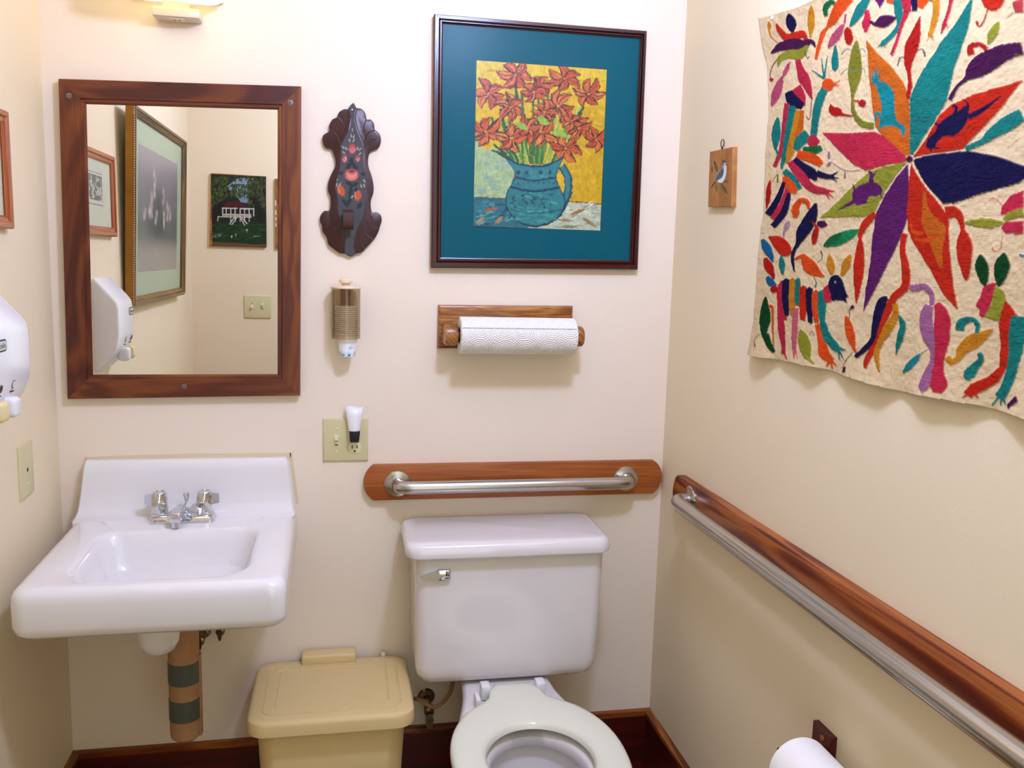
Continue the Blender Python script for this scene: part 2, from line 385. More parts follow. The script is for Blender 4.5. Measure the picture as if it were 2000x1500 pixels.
# ================================================================== THE ROOM
def wallbox(name, x0, x1, y0, y1, z0, z1, m='wall'):
    bm = B(); box(bm, x0, x1, y0, y1, z0, z1); o = obj(name, bm, M[m], smooth=False); return props(o, kind='structure')
FL = -.03
wallbox('wall_back', -.1, W+.1, 0, .1, FL, CEIL, 'wall_lit')
wallbox('wall_left', -.1, 0, FRONT-.12, 0, FL, CEIL)
wallbox('wall_right', W, W+.1, FRONT-.12, 0, FL, CEIL)
DX0, DX1, DZ = .56, 1.34, 2.05
bm = B(); box(bm, 0, DX0, FRONT-.12, FRONT, FL, CEIL); box(bm, DX1, W, FRONT-.12, FRONT, FL, CEIL); box(bm, DX0, DX1, FRONT-.12, FRONT, DZ, CEIL)
props(obj('wall_front', bm, M['wall'], smooth=False), kind='structure')
wallbox('floor', -.1, W+.1, FRONT-1.4, .1, FL-.05, FL, 'floor')
wallbox('ceiling', -.1, W+.1, FRONT-.12, .1, CEIL, CEIL+.06, 'ceil')
bm = B()                                             # door casing round the opening the photographer stands in
for x0, x1, z0, z1 in ((DX0-.07, DX0, FL, DZ+.07), (DX1, DX1+.07, FL, DZ+.07), (DX0, DX1, DZ, DZ+.07)): box(bm, x0, x1, FRONT, FRONT+.018, z0, z1)
for x0, x1, z0, z1 in ((DX0, DX0+.015, FL, DZ), (DX1-.015, DX1, FL, DZ), (DX0, DX1, DZ-.015, DZ)): box(bm, x0, x1, FRONT-.12, FRONT, z0, z1)
props(obj('trim_1', bm, M['basewood'], smooth=False), kind='structure')
def baseboard(side, P, u0, u1, cap0=0, cap1=0):
    bm = B(); prism(bm, P, [(u0, FL), (u1, FL), (u1, .139), (u0, .139)], 0, .014)
    props(obj('baseboard_'+side, bm, M['basewood'], smooth=False), kind='structure')
    return bm
baseboard('back', PB, .0, W); baseboard('right', PR, FRONT, -.014); baseboard('left', PL, FRONT, -.014)
for n, P, u0, u1 in ((2, PB, .0, W), (3, PR, FRONT, -.02), (4, PL, FRONT, -.02)):
    bm = B(); prism(bm, P, [(u0, .137), (u1, .137), (u1, .154), (u0, .154)], 0, .02, .006)
    props(obj('trim_%d' % n, bm, M['cap']), kind='structure')

# ================================================================== LIGHT FITTINGS
t = thing('ceiling_light', (LAMP[0], LAMP[1], CEIL), 'round flush ceiling light with a pale diffuser above the room', 'ceiling light')
bm = B(); lathe(bm, [(.14, CEIL), (.14, CEIL-.03), (.125, CEIL-.035)], (LAMP[0], LAMP[1], 0)); obj('housing', bm, M['lampmetal'], t)
bm = B(); lathe(bm, [(.12, CEIL-.035), (.11, CEIL-.05), (.06, CEIL-.06), (.0, CEIL-.062)], (LAMP[0], LAMP[1], 0)); obj('diffuser', bm, M['glow2'], t)
# wall lamp over the mirror: only the underside of the housing is inside the frame
t = thing('wall_lamp', (.3, 0, 1.955), 'lit wall lamp at the top edge above the wood framed mirror', 'lamp')
bm = B(); box(bm, .252, .356, -.052, 0, 1.954, 1.976, .005, 2); box(bm, .275, .332, -.045, -.0, 1.972, 1.992); obj('housing', bm, M['lampmetal'], t)
bm = B(); loft(bm, [rrect(.215, .400, -.150, -.030, .03, 6, 1.990), rrect(.196, .419, -.172, -.022, .04, 6, 2.0), rrect(.190, .425, -.178, -.020, .045, 6, 2.06), rrect(.200, .415, -.168, -.022, .04, 6, 2.14), rrect(.24, .37, -.13, -.04, .03, 6, 2.16)]); obj('lamp_shade', bm, M['glow'], t)
bm = B(); box(bm, .20, .404, -.02, 0, 2.0, 2.2, .006); obj('back_plate', bm, M['lampmetal'], t)
bm = B(); box(bm, .288, .322, -.044, -.016, 1.9515, 1.9545, .001); so = obj('socket', bm, M['cream'], t)
bm = B()
for x in (.297, .308): box(bm, x, x+.002, -.034, -.027, 1.9508, 1.9518)
obj('slot', bm, M['slot'], so)

# ================================================================== FRAMED MIRROR
mo = [tuple(un(a, b, 1, -.022)[[0, 2]]) for a, b in ((113, 153), (588, 168), (586, 773), (131, 780))]
mi = [tuple(un(a, b, 1, -.016)[[0, 2]]) for a, b in ((168, 203), (542, 214), (542, 731), (181, 732))]
t = thing('framed_mirror', ((mo[0][0]+mo[1][0])/2, 0, mo[3][1]), 'rectangular wall mirror in a wide dark walnut frame above the sink', 'mirror')
bm = B(); mitre(bm, PB, mo, mi, [(0, 0), (0, .018), (.03, .022), (.78, .022), (.82, .018), (.92, .018), (1, .012), (1, .0)]); obj('frame', bm, M['walnut'], t, angle=20)
bm = B(); c = np.mean(mi, 0); gq = [tuple(c+(np.array(q)-c)*1.02) for q in mi]; prism(bm, PB, gq, .004, -YM); obj('mirror_glass', bm, M['mirror'], t, False)
for a, b in ((135, 187), (567, 200), (360, 754)):
    p = un(a, b, 1, -.022); bm = B(); lathe(bm, [(.006, 0), (.006, .001), (.0042, .0012), (.0035, .0028), (.0, .003)], (p[0], -.0215, p[2]), (0, -1, 0), 16); sc_ = obj('screw', bm, M['screw'], t)
    bm = B(); box(bm, p[0]-.003, p[0]+.003, -.0252, -.0244, p[2]-.0005, p[2]+.0005); obj('slot', bm, M['slot'], sc_)

# ================================================================== CUP DISPENSER AND CUPS
CU = (.685, -.04)
t = thing('cup_dispenser', (CU[0], CU[1], 1.222), 'smoked plastic tube dispenser with a cream knob holding paper cups', 'cup dispenser')
bm = B(); lathe(bm, [(.034, 1.222), (.0355, 1.222), (.0355, 1.348), (.034, 1.348), (.034, 1.222)], (*CU, 0), n=48, cap0=False, cap1=False); bmesh.ops.remove_doubles(bm, verts=bm.verts, dist=1e-6); obj('tube', bm, M['smoke'], t)
bm = B(); lathe(bm, [(.0365, 1.346), (.0375, 1.349), (.036, 1.352), (.012, 1.3545)], (*CU, 0), n=40); ld_ = obj('lid', bm, M['cream'], t)
bm = B(); lathe(bm, [(.008, 1.353), (.010, 1.357), (.0165, 1.361), (.0165, 1.367), (.011, 1.3715), (0, 1.3725)], (*CU, 0), n=32); obj('knob', bm, M['cream'], ld_)
bm = B(); box(bm, CU[0]-.011, CU[0]+.011, -.007, 0, 1.225, 1.345, .002); obj('wall_bracket', bm, M['cardboard'], t)
def cup_mat():
    m, tt, b = new_mat('patterned_paper_cup'); b.inputs['Roughness'].default_value = .7
    tc = tt.nodes.new('ShaderNodeTexCoord'); v = tt.nodes.new('ShaderNodeTexVoronoi'); v.inputs['Scale'].default_value = 62; v.inputs['Randomness'].default_value = .8
    tt.links.new(tc.outputs['Object'], v.inputs['Vector']); r = tt.nodes.new('ShaderNodeValToRGB'); r.color_ramp.interpolation = 'CONSTANT'; e = r.color_ramp.elements
    e[0].color = (*lin('#50504f'), 1); e[1].position = .1; e[1].color = (*lin('#e8ecef'), 1)
    for p, c in ((.19, '#5f6468'), (.25, '#9cbccb'), (.33, '#e8eef2'), (.46, '#a8c8d6'), (.52, '#eef1f3')): k = e.new(p); k.color = (*lin(c), 1)
    sx = tt.nodes.new('ShaderNodeSeparateXYZ'); gt = tt.nodes.new('ShaderNodeMath'); gt.operation = 'LESS_THAN'; gt.inputs[1].default_value = .033
    mx = tt.nodes.new('ShaderNodeMix'); mx.data_type = 'RGBA'; mx.inputs[6].default_value = (*lin('#dcd3c6'), 1)
    tt.links.new(v.outputs['Distance'], r.inputs['Fac']); tt.links.new(tc.outputs['Object'], sx.inputs[0]); tt.links.new(sx.outputs['Z'], gt.inputs[0]); tt.links.new(gt.outputs[0], mx.inputs[0])
    tt.links.new(r.outputs['Color'], mx.inputs[7]); tt.links.new(mx.outputs[2], b.inputs['Base Color']); return m
bm = B(); c0 = 1.178
lathe(bm, [(.0, c0+.004), (.0165, c0+.004), (.0180, c0), (.0185, c0), (.0265, c0+.054), (.0295, c0+.0555), (.0295, c0+.0578), (.0275, c0+.058), (.0255, c0+.053), (.0175, c0+.006), (.0, c0+.005)], (CU[0]+.004, CU[1], 0), n=40)
cup = props(obj('paper_cup', bm, cup_mat()), 'blue patterned paper cup hanging out below the smoked dispenser tube, lowest of the stack', 'paper cup', 'paper cups in the dispenser')
NC = 14
ORD = ['first', 'second', 'third', 'fourth', 'fifth', 'sixth', 'seventh', 'eighth', 'ninth', 'tenth', 'eleventh', 'twelfth', 'thirteenth']
for k in range(1, NC):
    o = cup.copy(); COL.objects.link(o); o.location = cup.location+Vector((-.0002*k, 0, .0051*k)); o.rotation_euler = (0, 0, k*.7)
    o['label'] = 'topmost paper cup of the nested stack in the smoked tube' if k == NC-1 else 'nested paper cup in the smoked tube, its rim the %s from the top' % ORD[NC-1-k]

# ================================================================== SWITCH PLATES
def screw(P, u, v, h, par, r=.0032):
    bm = B(); o = P(u, v, h); o1 = P(u, v, h+1); ax = Vector(o1)-Vector(o)
    lathe(bm, [(r, -.001), (r, .0006), (r*.6, .0012), (0, .0013)], o, ax, 14); return obj('screw', bm, M['ivory_l'], par)
def toggle(P, u, v, h, par, tilt=1, s=1):
    bm = B(); prism(bm, P, rect(u-.006*s, u+.006*s, v-.0135, v+.0135), h-.002, h+.0008, .0006); k = obj('switch_slot', bm, M['ivory_l'], par)
    bm = B(); z0 = v+.002*tilt
    a = [P(u-.0042, z0-.006, h), P(u+.0042, z0-.006, h), P(u+.0042, z0+.006, h), P(u-.0042, z0+.006, h)]
    b = [P(u-.0036, z0+.003*tilt-.0035, h+.011), P(u+.0036, z0+.003*tilt-.0035, h+.011), P(u+.0036, z0+.003*tilt+.0035, h+.011), P(u-.0036, z0+.003*tilt+.0035, h+.011)]
    loft(bm, [a, b]); obj('toggle', bm, M['ivory_l'], k, False)
    bm = B(); prism(bm, P, rect(u-.004, u+.004, v-.0125*tilt-.0012, v-.0125*tilt+.0012), h, h+.0011); obj('slot', bm, M['slot'], k, False)
SU0, SU1, SV0, SV1 = .628, .742, .901, 1.013
t = thing('switch_plate', ((SU0+SU1)/2, 0, SV0), 'ivory wall plate with one light switch and a double outlet, night light plugged in', 'switch plate')
bm = B(); prism(bm, PB, rect(SU0, SU1, SV0, SV1), 0, .0065, .004, 3); obj('plate', bm, M['ivory'], t)
toggle(PB, .662, .957, .0065, t, 1)
for v in (.957+.030, .957-.030): screw(PB, .662, v, .0065, t)
screw(PB, .708, .957, .0065, t, .0025)
def outlet(u, v):
    bm = B(); o = []
    for k in range(28):
        a = 2*PI*k/28; o.append((u+.0172*math.cos(a), v+max(-.0138, min(.0138, .0172*math.sin(a)))))
    prism(bm, PB, o, .004, .008, .0012); k = obj('outlet', bm, M['ivory_l'], t)
    for du, hh in ((-.0063, .0045), (.0063, .0038)):
        bm = B(); prism(bm, PB, rect(u+du-.0013, u+du+.0013, v+.001-hh+.002, v+.001+hh+.002), .0075, .0083); obj('slot', bm, M['slot'], k, False)
    bm = B(); lathe(bm, [(.0027, 0), (.0027, .0004), (0, .0005)], (u, -.008, v-.0085), (0, -1, 0), 14); obj('slot', bm, M['slot'], k)
outlet(.708, .976); outlet(.708, .936)
t = thing('night_light', (.708, -.02, .958), 'small white plug-in night light with a black base in the upper outlet', 'night light')
bm = B(); loft(bm, [rrect(.6955, .7185, -.032, -.0086, .004, 4, .956), rrect(.695, .72, -.034, -.0086, .004, 4, .972), rrect(.6935, .7215, -.034, -.0086, .004, 4, .984)]); obj('base', bm, M['black'], t)
bm = B(); L = []
for z, hw, d in ((.983, .0140, .024), (1.0, .0165, .023), (1.02, .0190, .021), (1.046, .0225, .018)):
    L.append([(.7065+hw*math.cos(a), -.020-(d*.45)*math.sin(a), z+.001*math.cos(3*a)) for a in [2*PI*k/28 for k in range(28)]])
loft(bm, L, True, False)
for q in L[::-1]: pass
o = obj('shade', bm, M['white_plastic'], t); md = o.modifiers.new('thickness', 'SOLIDIFY'); md.thickness = .0015
# plate with one small hole on the left wall
t = thing('wall_plate', (0, -.238, .885), 'ivory blank wall plate with one small hole on the left wall', 'wall plate')
bm = B(); prism(bm, PL, rect(-.276, -.196, .889, 1.006), 0, .006, .004, 3); obj('plate', bm, M['ivory'], t)
bm = B(); lathe(bm, [(.0045, 0), (.0045, .0003), (0, .0004)], (.006, -.236, .948), (1, 0, 0), 16); obj('hole', bm, M['slot'], t)
for v in (.978, .918): screw(PL, -.236, v, .006, t)
# double switch seen in the mirror, on the wall by the doorway
t = thing('light_switch', (.291, FRONT, 1.125), 'ivory double light switch plate reflected low in the mirror', 'light switch')
bm = B(); prism(bm, PF, rect(.231, .351, 1.124, 1.229), 0, .0065, .004, 3); obj('plate', bm, M['ivory'], t)
toggle(PF, .266, 1.178, .0065, t, -1); toggle(PF, .314, 1.180, .0065, t, 1)
for u in (.266, .314):
    for v in (1.208, 1.148): screw(PF, u, v, .0065, t)

# ================================================================== PAPER TOWEL HOLDER
tq = [tuple(un(a, b, 1, -.018)[[0, 2]]) for a, b in ((857, 596), (1120, 598), (1118, 682), (855, 681))]
t = thing('towel_holder', (1.095, 0, 1.198), 'oak paper towel holder with rounded end arms on the back wall', 'paper towel holder')
bm = B(); prism(bm, PB, tq, 0, .018, .008, 2); obj('back_board', bm, M['oak'], t, angle=25)
RX0, RX1, RY, RZ, RR = .9645, 1.262, -.078, 1.2365, .046
for x0, x1, s in ((.928, .958, 1), (1.266, 1.285, -1)):
    bm = B(); o = []
    for k in range(20):
        a = PI*(k/19)-PI/2; o.append((RY-.021*math.cos(a), RZ+.026*math.sin(a)))
    o = [(-.016, RZ-.026)]+o+[(-.016, RZ+.026)]
    uvl = bm.loops.layers.uv.verify(); loft(bm, [[(x, a, RZ+(b-RZ)*k) for a, b in o] for x, k in ((x0, .86), (x0+.004, 1), (x1-.004, 1), (x1, .86))])
    for f in bm.faces:
        for l in f.loops: l[uvl].uv = (l.vert.co.y*1.0, l.vert.co.z+l.vert.co.x)
    ar = obj('arm', bm, M['oak'], t)
bm = B(); lathe(bm, [(.009, .956), (.0105, .962), (.007, .968)], (0, RY, RZ), (1, 0, 0), 24); obj('peg', bm, M['redframe'], t)
t = thing('paper_towel_roll', ((RX0+RX1)/2, RY, RZ-RR), 'white quilted paper towel roll on the oak holder', 'paper towels')
bm = B(); uvl = bm.loops.layers.uv.verify(); n = 72; ring = []
for x, r in ((RX0+.002, .0205), (RX0, .022), (RX0, RR-.003), (RX0+.003, RR), (RX1-.003, RR), (RX1, RR-.003), (RX1, .022)):
    ring.append([(x, RY+(r+.0015*(k/n) if r > .03 else r)*math.sin(2*PI*k/n+2.2), RZ+(r+.0015*(k/n) if r > .03 else r)*math.cos(2*PI*k/n+2.2)) for k in range(n)])
loft(bm, ring, False, False)
for f in bm.faces:
    a0 = None
    for l in f.loops:
        a = math.atan2(l.vert.co.y-RY, l.vert.co.z-RZ)
        if a0 is None: a0 = a
        while a-a0 > PI: a -= 2*PI
        while a-a0 < -PI: a += 2*PI
        l[uvl].uv = (l.vert.co.x, a*RR)
obj('towel', bm, M['quilt'], t)
bm = B(); lathe(bm, [(.0225, RX0+.001), (.0205, RX0+.001), (.0205, RX1-.001), (.0225, RX1-.001)], (0, RY, RZ), (1, 0, 0), 32, False, False); obj('core', bm, M['core'], t)
bm = B(); box(bm, RX0+.004, RX1-.004, RY-.0428, RY-.0405, RZ+.0222, RZ+.0229); obj('sheet_edge', bm, mat('perforation_line', '#a8a8aa', .9), t, False)

# ================================================================== GRAB BARS
def grab(name, label, P, board, u0, u1, v, hb, hc, m, fl=.035, ends=1):
    bd = thing('mounting_board', P((board[0]+board[1])/2, board[2], 0), label[0], 'wooden board')
    bm = B(); a0, a1, b0, b1 = board; R_ = (b1-b0)/2*1.15; o = []
    for k in range(13):
        a = math.radians(-58+116*k/12); o.append((a1-R_+R_*math.cos(a), (b0+b1)/2+(b1-b0)/2*math.sin(a)/math.sin(math.radians(58))))
    for k in range(13):
        a = math.radians(-58+116*k/12); o.append((a0+R_-R_*math.cos(a), (b0+b1)/2-(b1-b0)/2*math.sin(a)/math.sin(math.radians(58))))
    prism(bm, P, o, 0, hb, .0018, 2); bo = obj('board', bm, m, bd, angle=25)
    t = thing('grab_bar', P((u0+u1)/2, v-.018, hc), label[1], 'grab bar')
    r = .0172; s = 1 if u1 > u0 else -1
    path = [P(u0, v, hb+.002)]+arc(P(u0, v, hc-.02), P(u0, v, hc), P(u0+.05*s, v, hc))+arc(P(u1-.05*s, v, hc), P(u1, v, hc), P(u1, v, hc-.02))+[P(u1, v, hb+.002)]
    # denser arcs
    bm = B(); sweep(bm, path, r, 28); obj('bar', bm, M['steel'], t)
    for u in (u0, u1):
        bm = B(); o = P(u, v, hb); ax = Vector(P(u, v, hb+1))-Vector(o)
        lathe(bm, [(fl, 0), (fl, .0015), (fl-.002, .004), (fl-.010, .0055), (r+.004, .0075), (r+.001, .008)], o, ax, 40); obj('flange', bm, M['steel'], t)
grab('a', ('horizontal cedar board behind the short steel grab bar, above the toilet', 'short brushed steel grab bar on the back wall above the toilet'), PB, (.731, 1.545, .798, .891), .818, 1.440, .842, .02, .064, M['cedar'])
grab('b', ('long cedar board behind the steel grab bar on the right wall', 'long brushed steel grab bar running along the right wall'), PR, (-1.62, -.143, .793, .888), -.262, -1.5, .848, .024, .066, M['cedar_shaded'])

# ================================================================== SINK
t = thing('wall_sink', (.31, 0, .68), 'white porcelain wall-hung sink with a raised back under the mirror', 'sink')
ZD = .782
def quadmap(c):                                       # corners back-left, back-right, front-right, front-left
    c = [np.array(q) for q in c]
    return lambda s, w: tuple((c[0]*(1-s)+c[1]*s)*(1-w)+(c[3]*(1-s)+c[2]*s)*w)
def rq(c, r, n=8, s0=0, s1=1, w0=0, w1=1):            # rounded outline inside a quad, r in metres for (back, front)
    m = quadmap(c); wx = .5; wy = .52; out = []
    for cs, cw, a, rr in ((s1, w0, 0, r[0]), (s0, w0, 90, r[0]), (s0, w1, 180, r[1]), (s1, w1, 270, r[1])):
        rx, ry = rr/wx, rr/wy; ox = cs-rx if cs == s1 else cs+rx; oy = cw+ry if cw == w0 else cw-ry
        for i in range(n+1):
            q = math.radians(a+90*i/n); out.append(m(ox+rx*math.cos(q), oy-ry*math.sin(q)))
    return out
C0 = [(.042, -.001), (.561, -.001), (.566, -.53), (.053, -.53)]
def ins(c, d): return [(c[0][0]+d, c[0][1]-d*0), (c[1][0]-d, c[1][1]-d*0), (c[2][0]-d, c[2][1]+d), (c[3][0]+d, c[3][1]+d)]
bm = B(); loops = []
def addl(c, r, z): loops.append([(x, y, z) for x, y in rq(c, r)])
addl(ins(C0, .04), (.004, .03), .70); addl(ins(C0, .034), (.004, .03), .681); addl(ins(C0, .024), (.004, .03), .679); addl(ins(C0, .012), (.004, .03), .682); addl(ins(C0, .004), (.004, .03), .690); addl(C0, (.004, .03), .704); addl(C0, (.004, .03), .752)
for k in range(1, 6):
    a = PI/2*k/5; addl(ins(C0, .022*(1-math.cos(a))), (.004, .032), .758+.024*math.sin(a))
CB = [(.126, -.168), (.484, -.160), (.490, -.487), (.137, -.487)]
def ins4(c, d): return [(c[0][0]+d, c[0][1]-d), (c[1][0]-d, c[1][1]-d), (c[2][0]-d, c[2][1]+d), (c[3][0]+d, c[3][1]+d)]
def rq2(c, rb, rf, z, n=8):
    m = quadmap(c); wx = c[1][0]-c[0][0]; wy = abs(c[3][1]-c[0][1]); out = []
    for cs, cw, a, rr in ((1, 0, 0, rb), (0, 0, 90, rb), (0, 1, 180, rf), (1, 1, 270, rf)):
        rx, ry = rr/wx, rr/wy; ox = cs-rx if cs else cs+rx; oy = cw+ry if cw == 0 else cw-ry
        for i in range(n+1):
            q = math.radians(a+90*i/n); p = m(ox+rx*math.cos(q), oy-ry*math.sin(q)); out.append((p[0], p[1], z))
    return out
loops.append(rq2(ins4(CB, -.006), .05, .085, ZD)); loops.append(rq2(CB, .05, .08, ZD-.002)); loops.append(rq2(ins4(CB, .006), .05, .075, ZD-.010))
for d, z in ((.014, .745), (.024, .715), (.038, .688), (.06, .668), (.09, .655), (.12, .650)): loops.append(rq2(ins4(CB, d), .05, .06, z))
loft(bm, loops, True, True)
obj('basin', bm, M['porcelain'], t, angle=50)
# raised back with its curved foot
bm = B(); prof = [(0, .74), (0, .914), (.010, .918), (.024, .916), (.032, .907), (.034, .89), (.037, .84), (.041, .812), (.050, .795), (.066, .7845), (.09, .7815), (.09, .74)]
def bx(z): k = max(0, min(1, (z-.782)/.135)); return .043+(.061-.043)*k, .560+(.543-.560)*k
L = []
for f in (0, .012, .5, .988, 1):
    row = []
    for i, (h, z) in enumerate(prof):
        a, b = bx(z); hh = h if 0 < f < 1 else h*.75; zz = z if 0 < f < 1 else min(z, .908)
        row.append((a+(b-a)*f, -hh-.0005, zz))
    L.append(row)
loft(bm, L); obj('splashback', bm, M['porcelain'], t, angle=40)
bm = B(); lathe(bm, [(.0, .553), (.018, .555), (.034, .565), (.043, .585), (.046, .62), (.05, .66)], (.283, -.33, 0)); obj('drain_boss', bm, M['porcelain'], t)
bm = B(); lathe(bm, [(.021, .6505), (.021, .6535), (.015, .6535), (.013, .6515), (0, .6515)], (.31, -.33, 0)); obj('drain', bm, M['chrome'], t)
bm = B(); prism(bm, PB, [(.058, .913), (.548, .913), (.548, .924), (.30, .926), (.058, .921)], 0, .0012); prism(bm, PB, [(.545, .924), (.551, .924), (.566, .79), (.560, .79)], 0, .0012); obj('caulk', bm, M['stain'], t, False)
# faucet
FX, FY = .297, -.085
t = thing('faucet', (FX, FY, ZD), 'chrome two-handle faucet on the sink deck', 'faucet')
bm = B(); loft(bm, [rrect(.224, .374, -.122, -.066, .012, 5, ZD-.001), rrect(.224, .374, -.122, -.066, .012, 5, ZD+.006), rrect(.228, .370, -.116, -.070, .012, 5, ZD+.013), rrect(.236, .362, -.110, -.075, .012, 5, ZD+.016)]); obj('base', bm, M['chrome'], t, angle=25)
bm = B(); p = []
for z, hx, y0, y1 in ((ZD+.01, .030, -.122, -.07), (ZD+.022, .018, -.135, -.075), (ZD+.030, .014, -.155, -.08)): p.append(rrect(FX-hx-.001, FX+hx-.001, y0, y1, .008, 4, z))
loft(bm, p)
box(bm, .279, .307, -.172, -.11, ZD+.016, ZD+.040, .005, 3); sp = obj('spout', bm, M['chrome'], t, angle=30)
bm = B(); lathe(bm, [(.0095, ZD+.0035), (.0095, ZD+.017)], (.293, -.158, 0), n=24); obj('aerator', bm, M['chrome'], sp)
bm = B(); sweep(bm, [(FX+.006, -.085, ZD+.012), (FX-.0, -.08, ZD+.028), (FX+.006, -.078, ZD+.038), (FX+.008, -.078, ZD+.048)], .0028, 12); lathe(bm, [(.004, ZD+.044), (.0078, ZD+.060), (.0074, ZD+.064), (0, ZD+.065)], (FX+.008, -.078, 0), n=20); obj('lift_rod', bm, M['chrome'], t)
for s in (-1, 1):
    hx = FX+s*.0515
    bm = B(); n = 48; L = []
    for z, r, fl in ((ZD+.014, .0215, 0), (ZD+.02, .0215, 0), (ZD+.0205, .0195, .03), (ZD+.03, .0205, .09), (ZD+.045, .020, .09), (ZD+.058, .0185, .05), (ZD+.068, .0165, .0), (ZD+.0705, .0145, 0), (ZD+.069, .0125, 0)):
        L.append([(hx+r*(1-fl*abs(math.cos(3*a)))*math.cos(a), -.088+r*(1-fl*abs(math.cos(3*a)))*math.sin(a), z) for a in [2*PI*k/n for k in range(n)]])
    loft(bm, L); h_ = obj('handle', bm, M['chrome'], t, angle=30)
    bm = B(); x0, x1 = sorted((hx+s*.012, hx+s*.034)); vs = [(x0, z0, z1) for z0, z1 in ((0, 0),)]
    loft(bm, [[(x, y, z) for y, z in ((-.093, a), (-.083, a), (-.083, b), (-.093, b))] for x, a, b in ((hx+s*.010, ZD+.037, ZD+.068), (hx+s*.034, ZD+.041, ZD+.064))]); obj('lever', bm, M['chrome'], h_, False)
# wrapped drain pipe and stops below the sink
t = thing('drain_pipe', (.315, -.225, .29), 'drain pipe below the sink wrapped in tan foam with two grey tape bands', 'pipe')
def pr_(z): return .0345-.001*math.sin(z*40)
bm = B(); lathe(bm, [(.0, .292), (.025, .293), (.033, .301), (.0345, .315), (.0345, .64)], (.315, -.225, 0), n=40); obj('pipe_wrap', bm, M['cardboard'], t)
for z0, z1 in ((.345, .397), (.435, .487)):
    bm = B(); lathe(bm, [(.0345, z0), (.0358, z0+.001), (.0358, z1-.001), (.0345, z1)], (.315, -.225, 0), n=40, cap0=False, cap1=False); obj('tape_band', bm, M['tape'], t)
bm = B(); box(bm, .347, .3525, -.235, -.215, .30, .50, .001); obj('wrap_seam', bm, M['cardboard'], t)
def stop(name, x, z, lab):
    t = thing(name, (x, -.03, z-.02), lab, 'valve')
    bm = B(); lathe(bm, [(.018, 0), (.016, .004), (.008, .006), (.008, .04), (.011, .042), (.011, .06), (.006, .062)], (x, 0, z), (0, -1, 0), 24); obj('valve_body', bm, M['brass'], t)
    bm = B(); L = []
    for y in (-.064, -.07): L.append([(x+.009*math.cos(a)*.6, y, z-.004+.016*math.sin(a)) for a in [2*PI*k/20 for k in range(20)]])
    loft(bm, L); obj('handle', bm, M['brass'], t)
    return t
st = stop('stop_valve', .325, .455, 'tarnished stop valve on the wall just right of the wrapped drain pipe')
bm = B(); sweep(bm, [(.325, -.05, .46), (.33, -.052, .50), (.32, -.055, .56), (.31, -.06, .66)], .005, 10); obj('supply_tube', bm, M['brass'], st)
st = stop('stop_valve', .374, .478, 'small dark stop valve peeking out under the sink edge')
bm = B(); sweep(bm, [(.374, -.05, .48), (.372, -.055, .58), (.36, -.06, .66)], .005, 10); obj('supply_tube', bm, M['brass'], st)
# toilet stop with its looped hose
t = thing('stop_valve', (.903, -.05, .19), 'tarnished toilet stop valve with a looped supply hose beside the bin', 'valve')
bm = B(); lathe(bm, [(.024, 0), (.02, .006), (.009, .008), (.009, .06), (.013, .062), (.013, .085), (.008, .087)], (.903, 0, .235), (0, -1, 0), 28); obj('valve_body', bm, M['brass'], t)
bm = B(); L = []
for y in (-.088, -.096): L.append([(.903+.011*math.cos(a), y, .215+.022*math.sin(a)) for a in [2*PI*k/24 for k in range(24)]])
loft(bm, L); obj('handle', bm, M['brass'], t)
bm = B(); P_ = catmull([(.903, -.06, .25), (.87, -.06, .262), (.875, -.09, .275), (.915, -.11, .262), (.955, -.09, .285), (.968, -.07, .33), (.965, -.07, .371)], 8, False); sweep(bm, P_, .0055, 12); obj('supply_hose', bm, M['cardboard'], t)

# ================================================================== BIN
t = thing('waste_bin', (.65, -.165, FL), 'beige plastic lidded waste bin between the sink and the toilet', 'waste bin')
bm = B(); loft(bm, [rrect(.498, .806, -.275, -.055, .035, 6, FL+.001), rrect(.496, .808, -.277, -.053, .037, 6, FL+.007), rrect(.480, .826, -.302, -.032, .04, 6, .345), rrect(.484, .822, -.298, -.036, .038, 6, .352)]); obj('body', bm, M['beige'], t)
bm = B(); LX0, LX1, LY0, LY1 = .459, .846, -.328, -.014
L = [rrect(LX0+.012, LX1-.012, LY0+.012, LY1-.012, .035, 8, .334), rrect(LX0, LX1, LY0, LY1, .045, 8, .334), rrect(LX0, LX1, LY0, LY1, .045, 8, .358)]
for d, z in ((.002, .364), (.007, .3685), (.014, .370), (.030, .3715), (.0312, .3690), (.034, .3690), (.0352, .3715), (.058, .3725), (.0592, .3700), (.062, .3700), (.0632, .3720)):
    L.append(rrect(LX0+d, LX1-d, LY0+d, LY1-d, max(.045-d*.6, .008), 8, z))
loft(bm, L); lid = obj('lid', bm, M['beige'], t, angle=30)
bm = B(); box(bm, .572, .712, -.050, -.008, .368, .395, .006, 3); obj('hinge_cover', bm, M['beige'], lid)
bm = B(); box(bm, .778, .790, -.022, -.008, .36, .378, .003); obj('hinge_pin', bm, M['ivory_l'], lid)

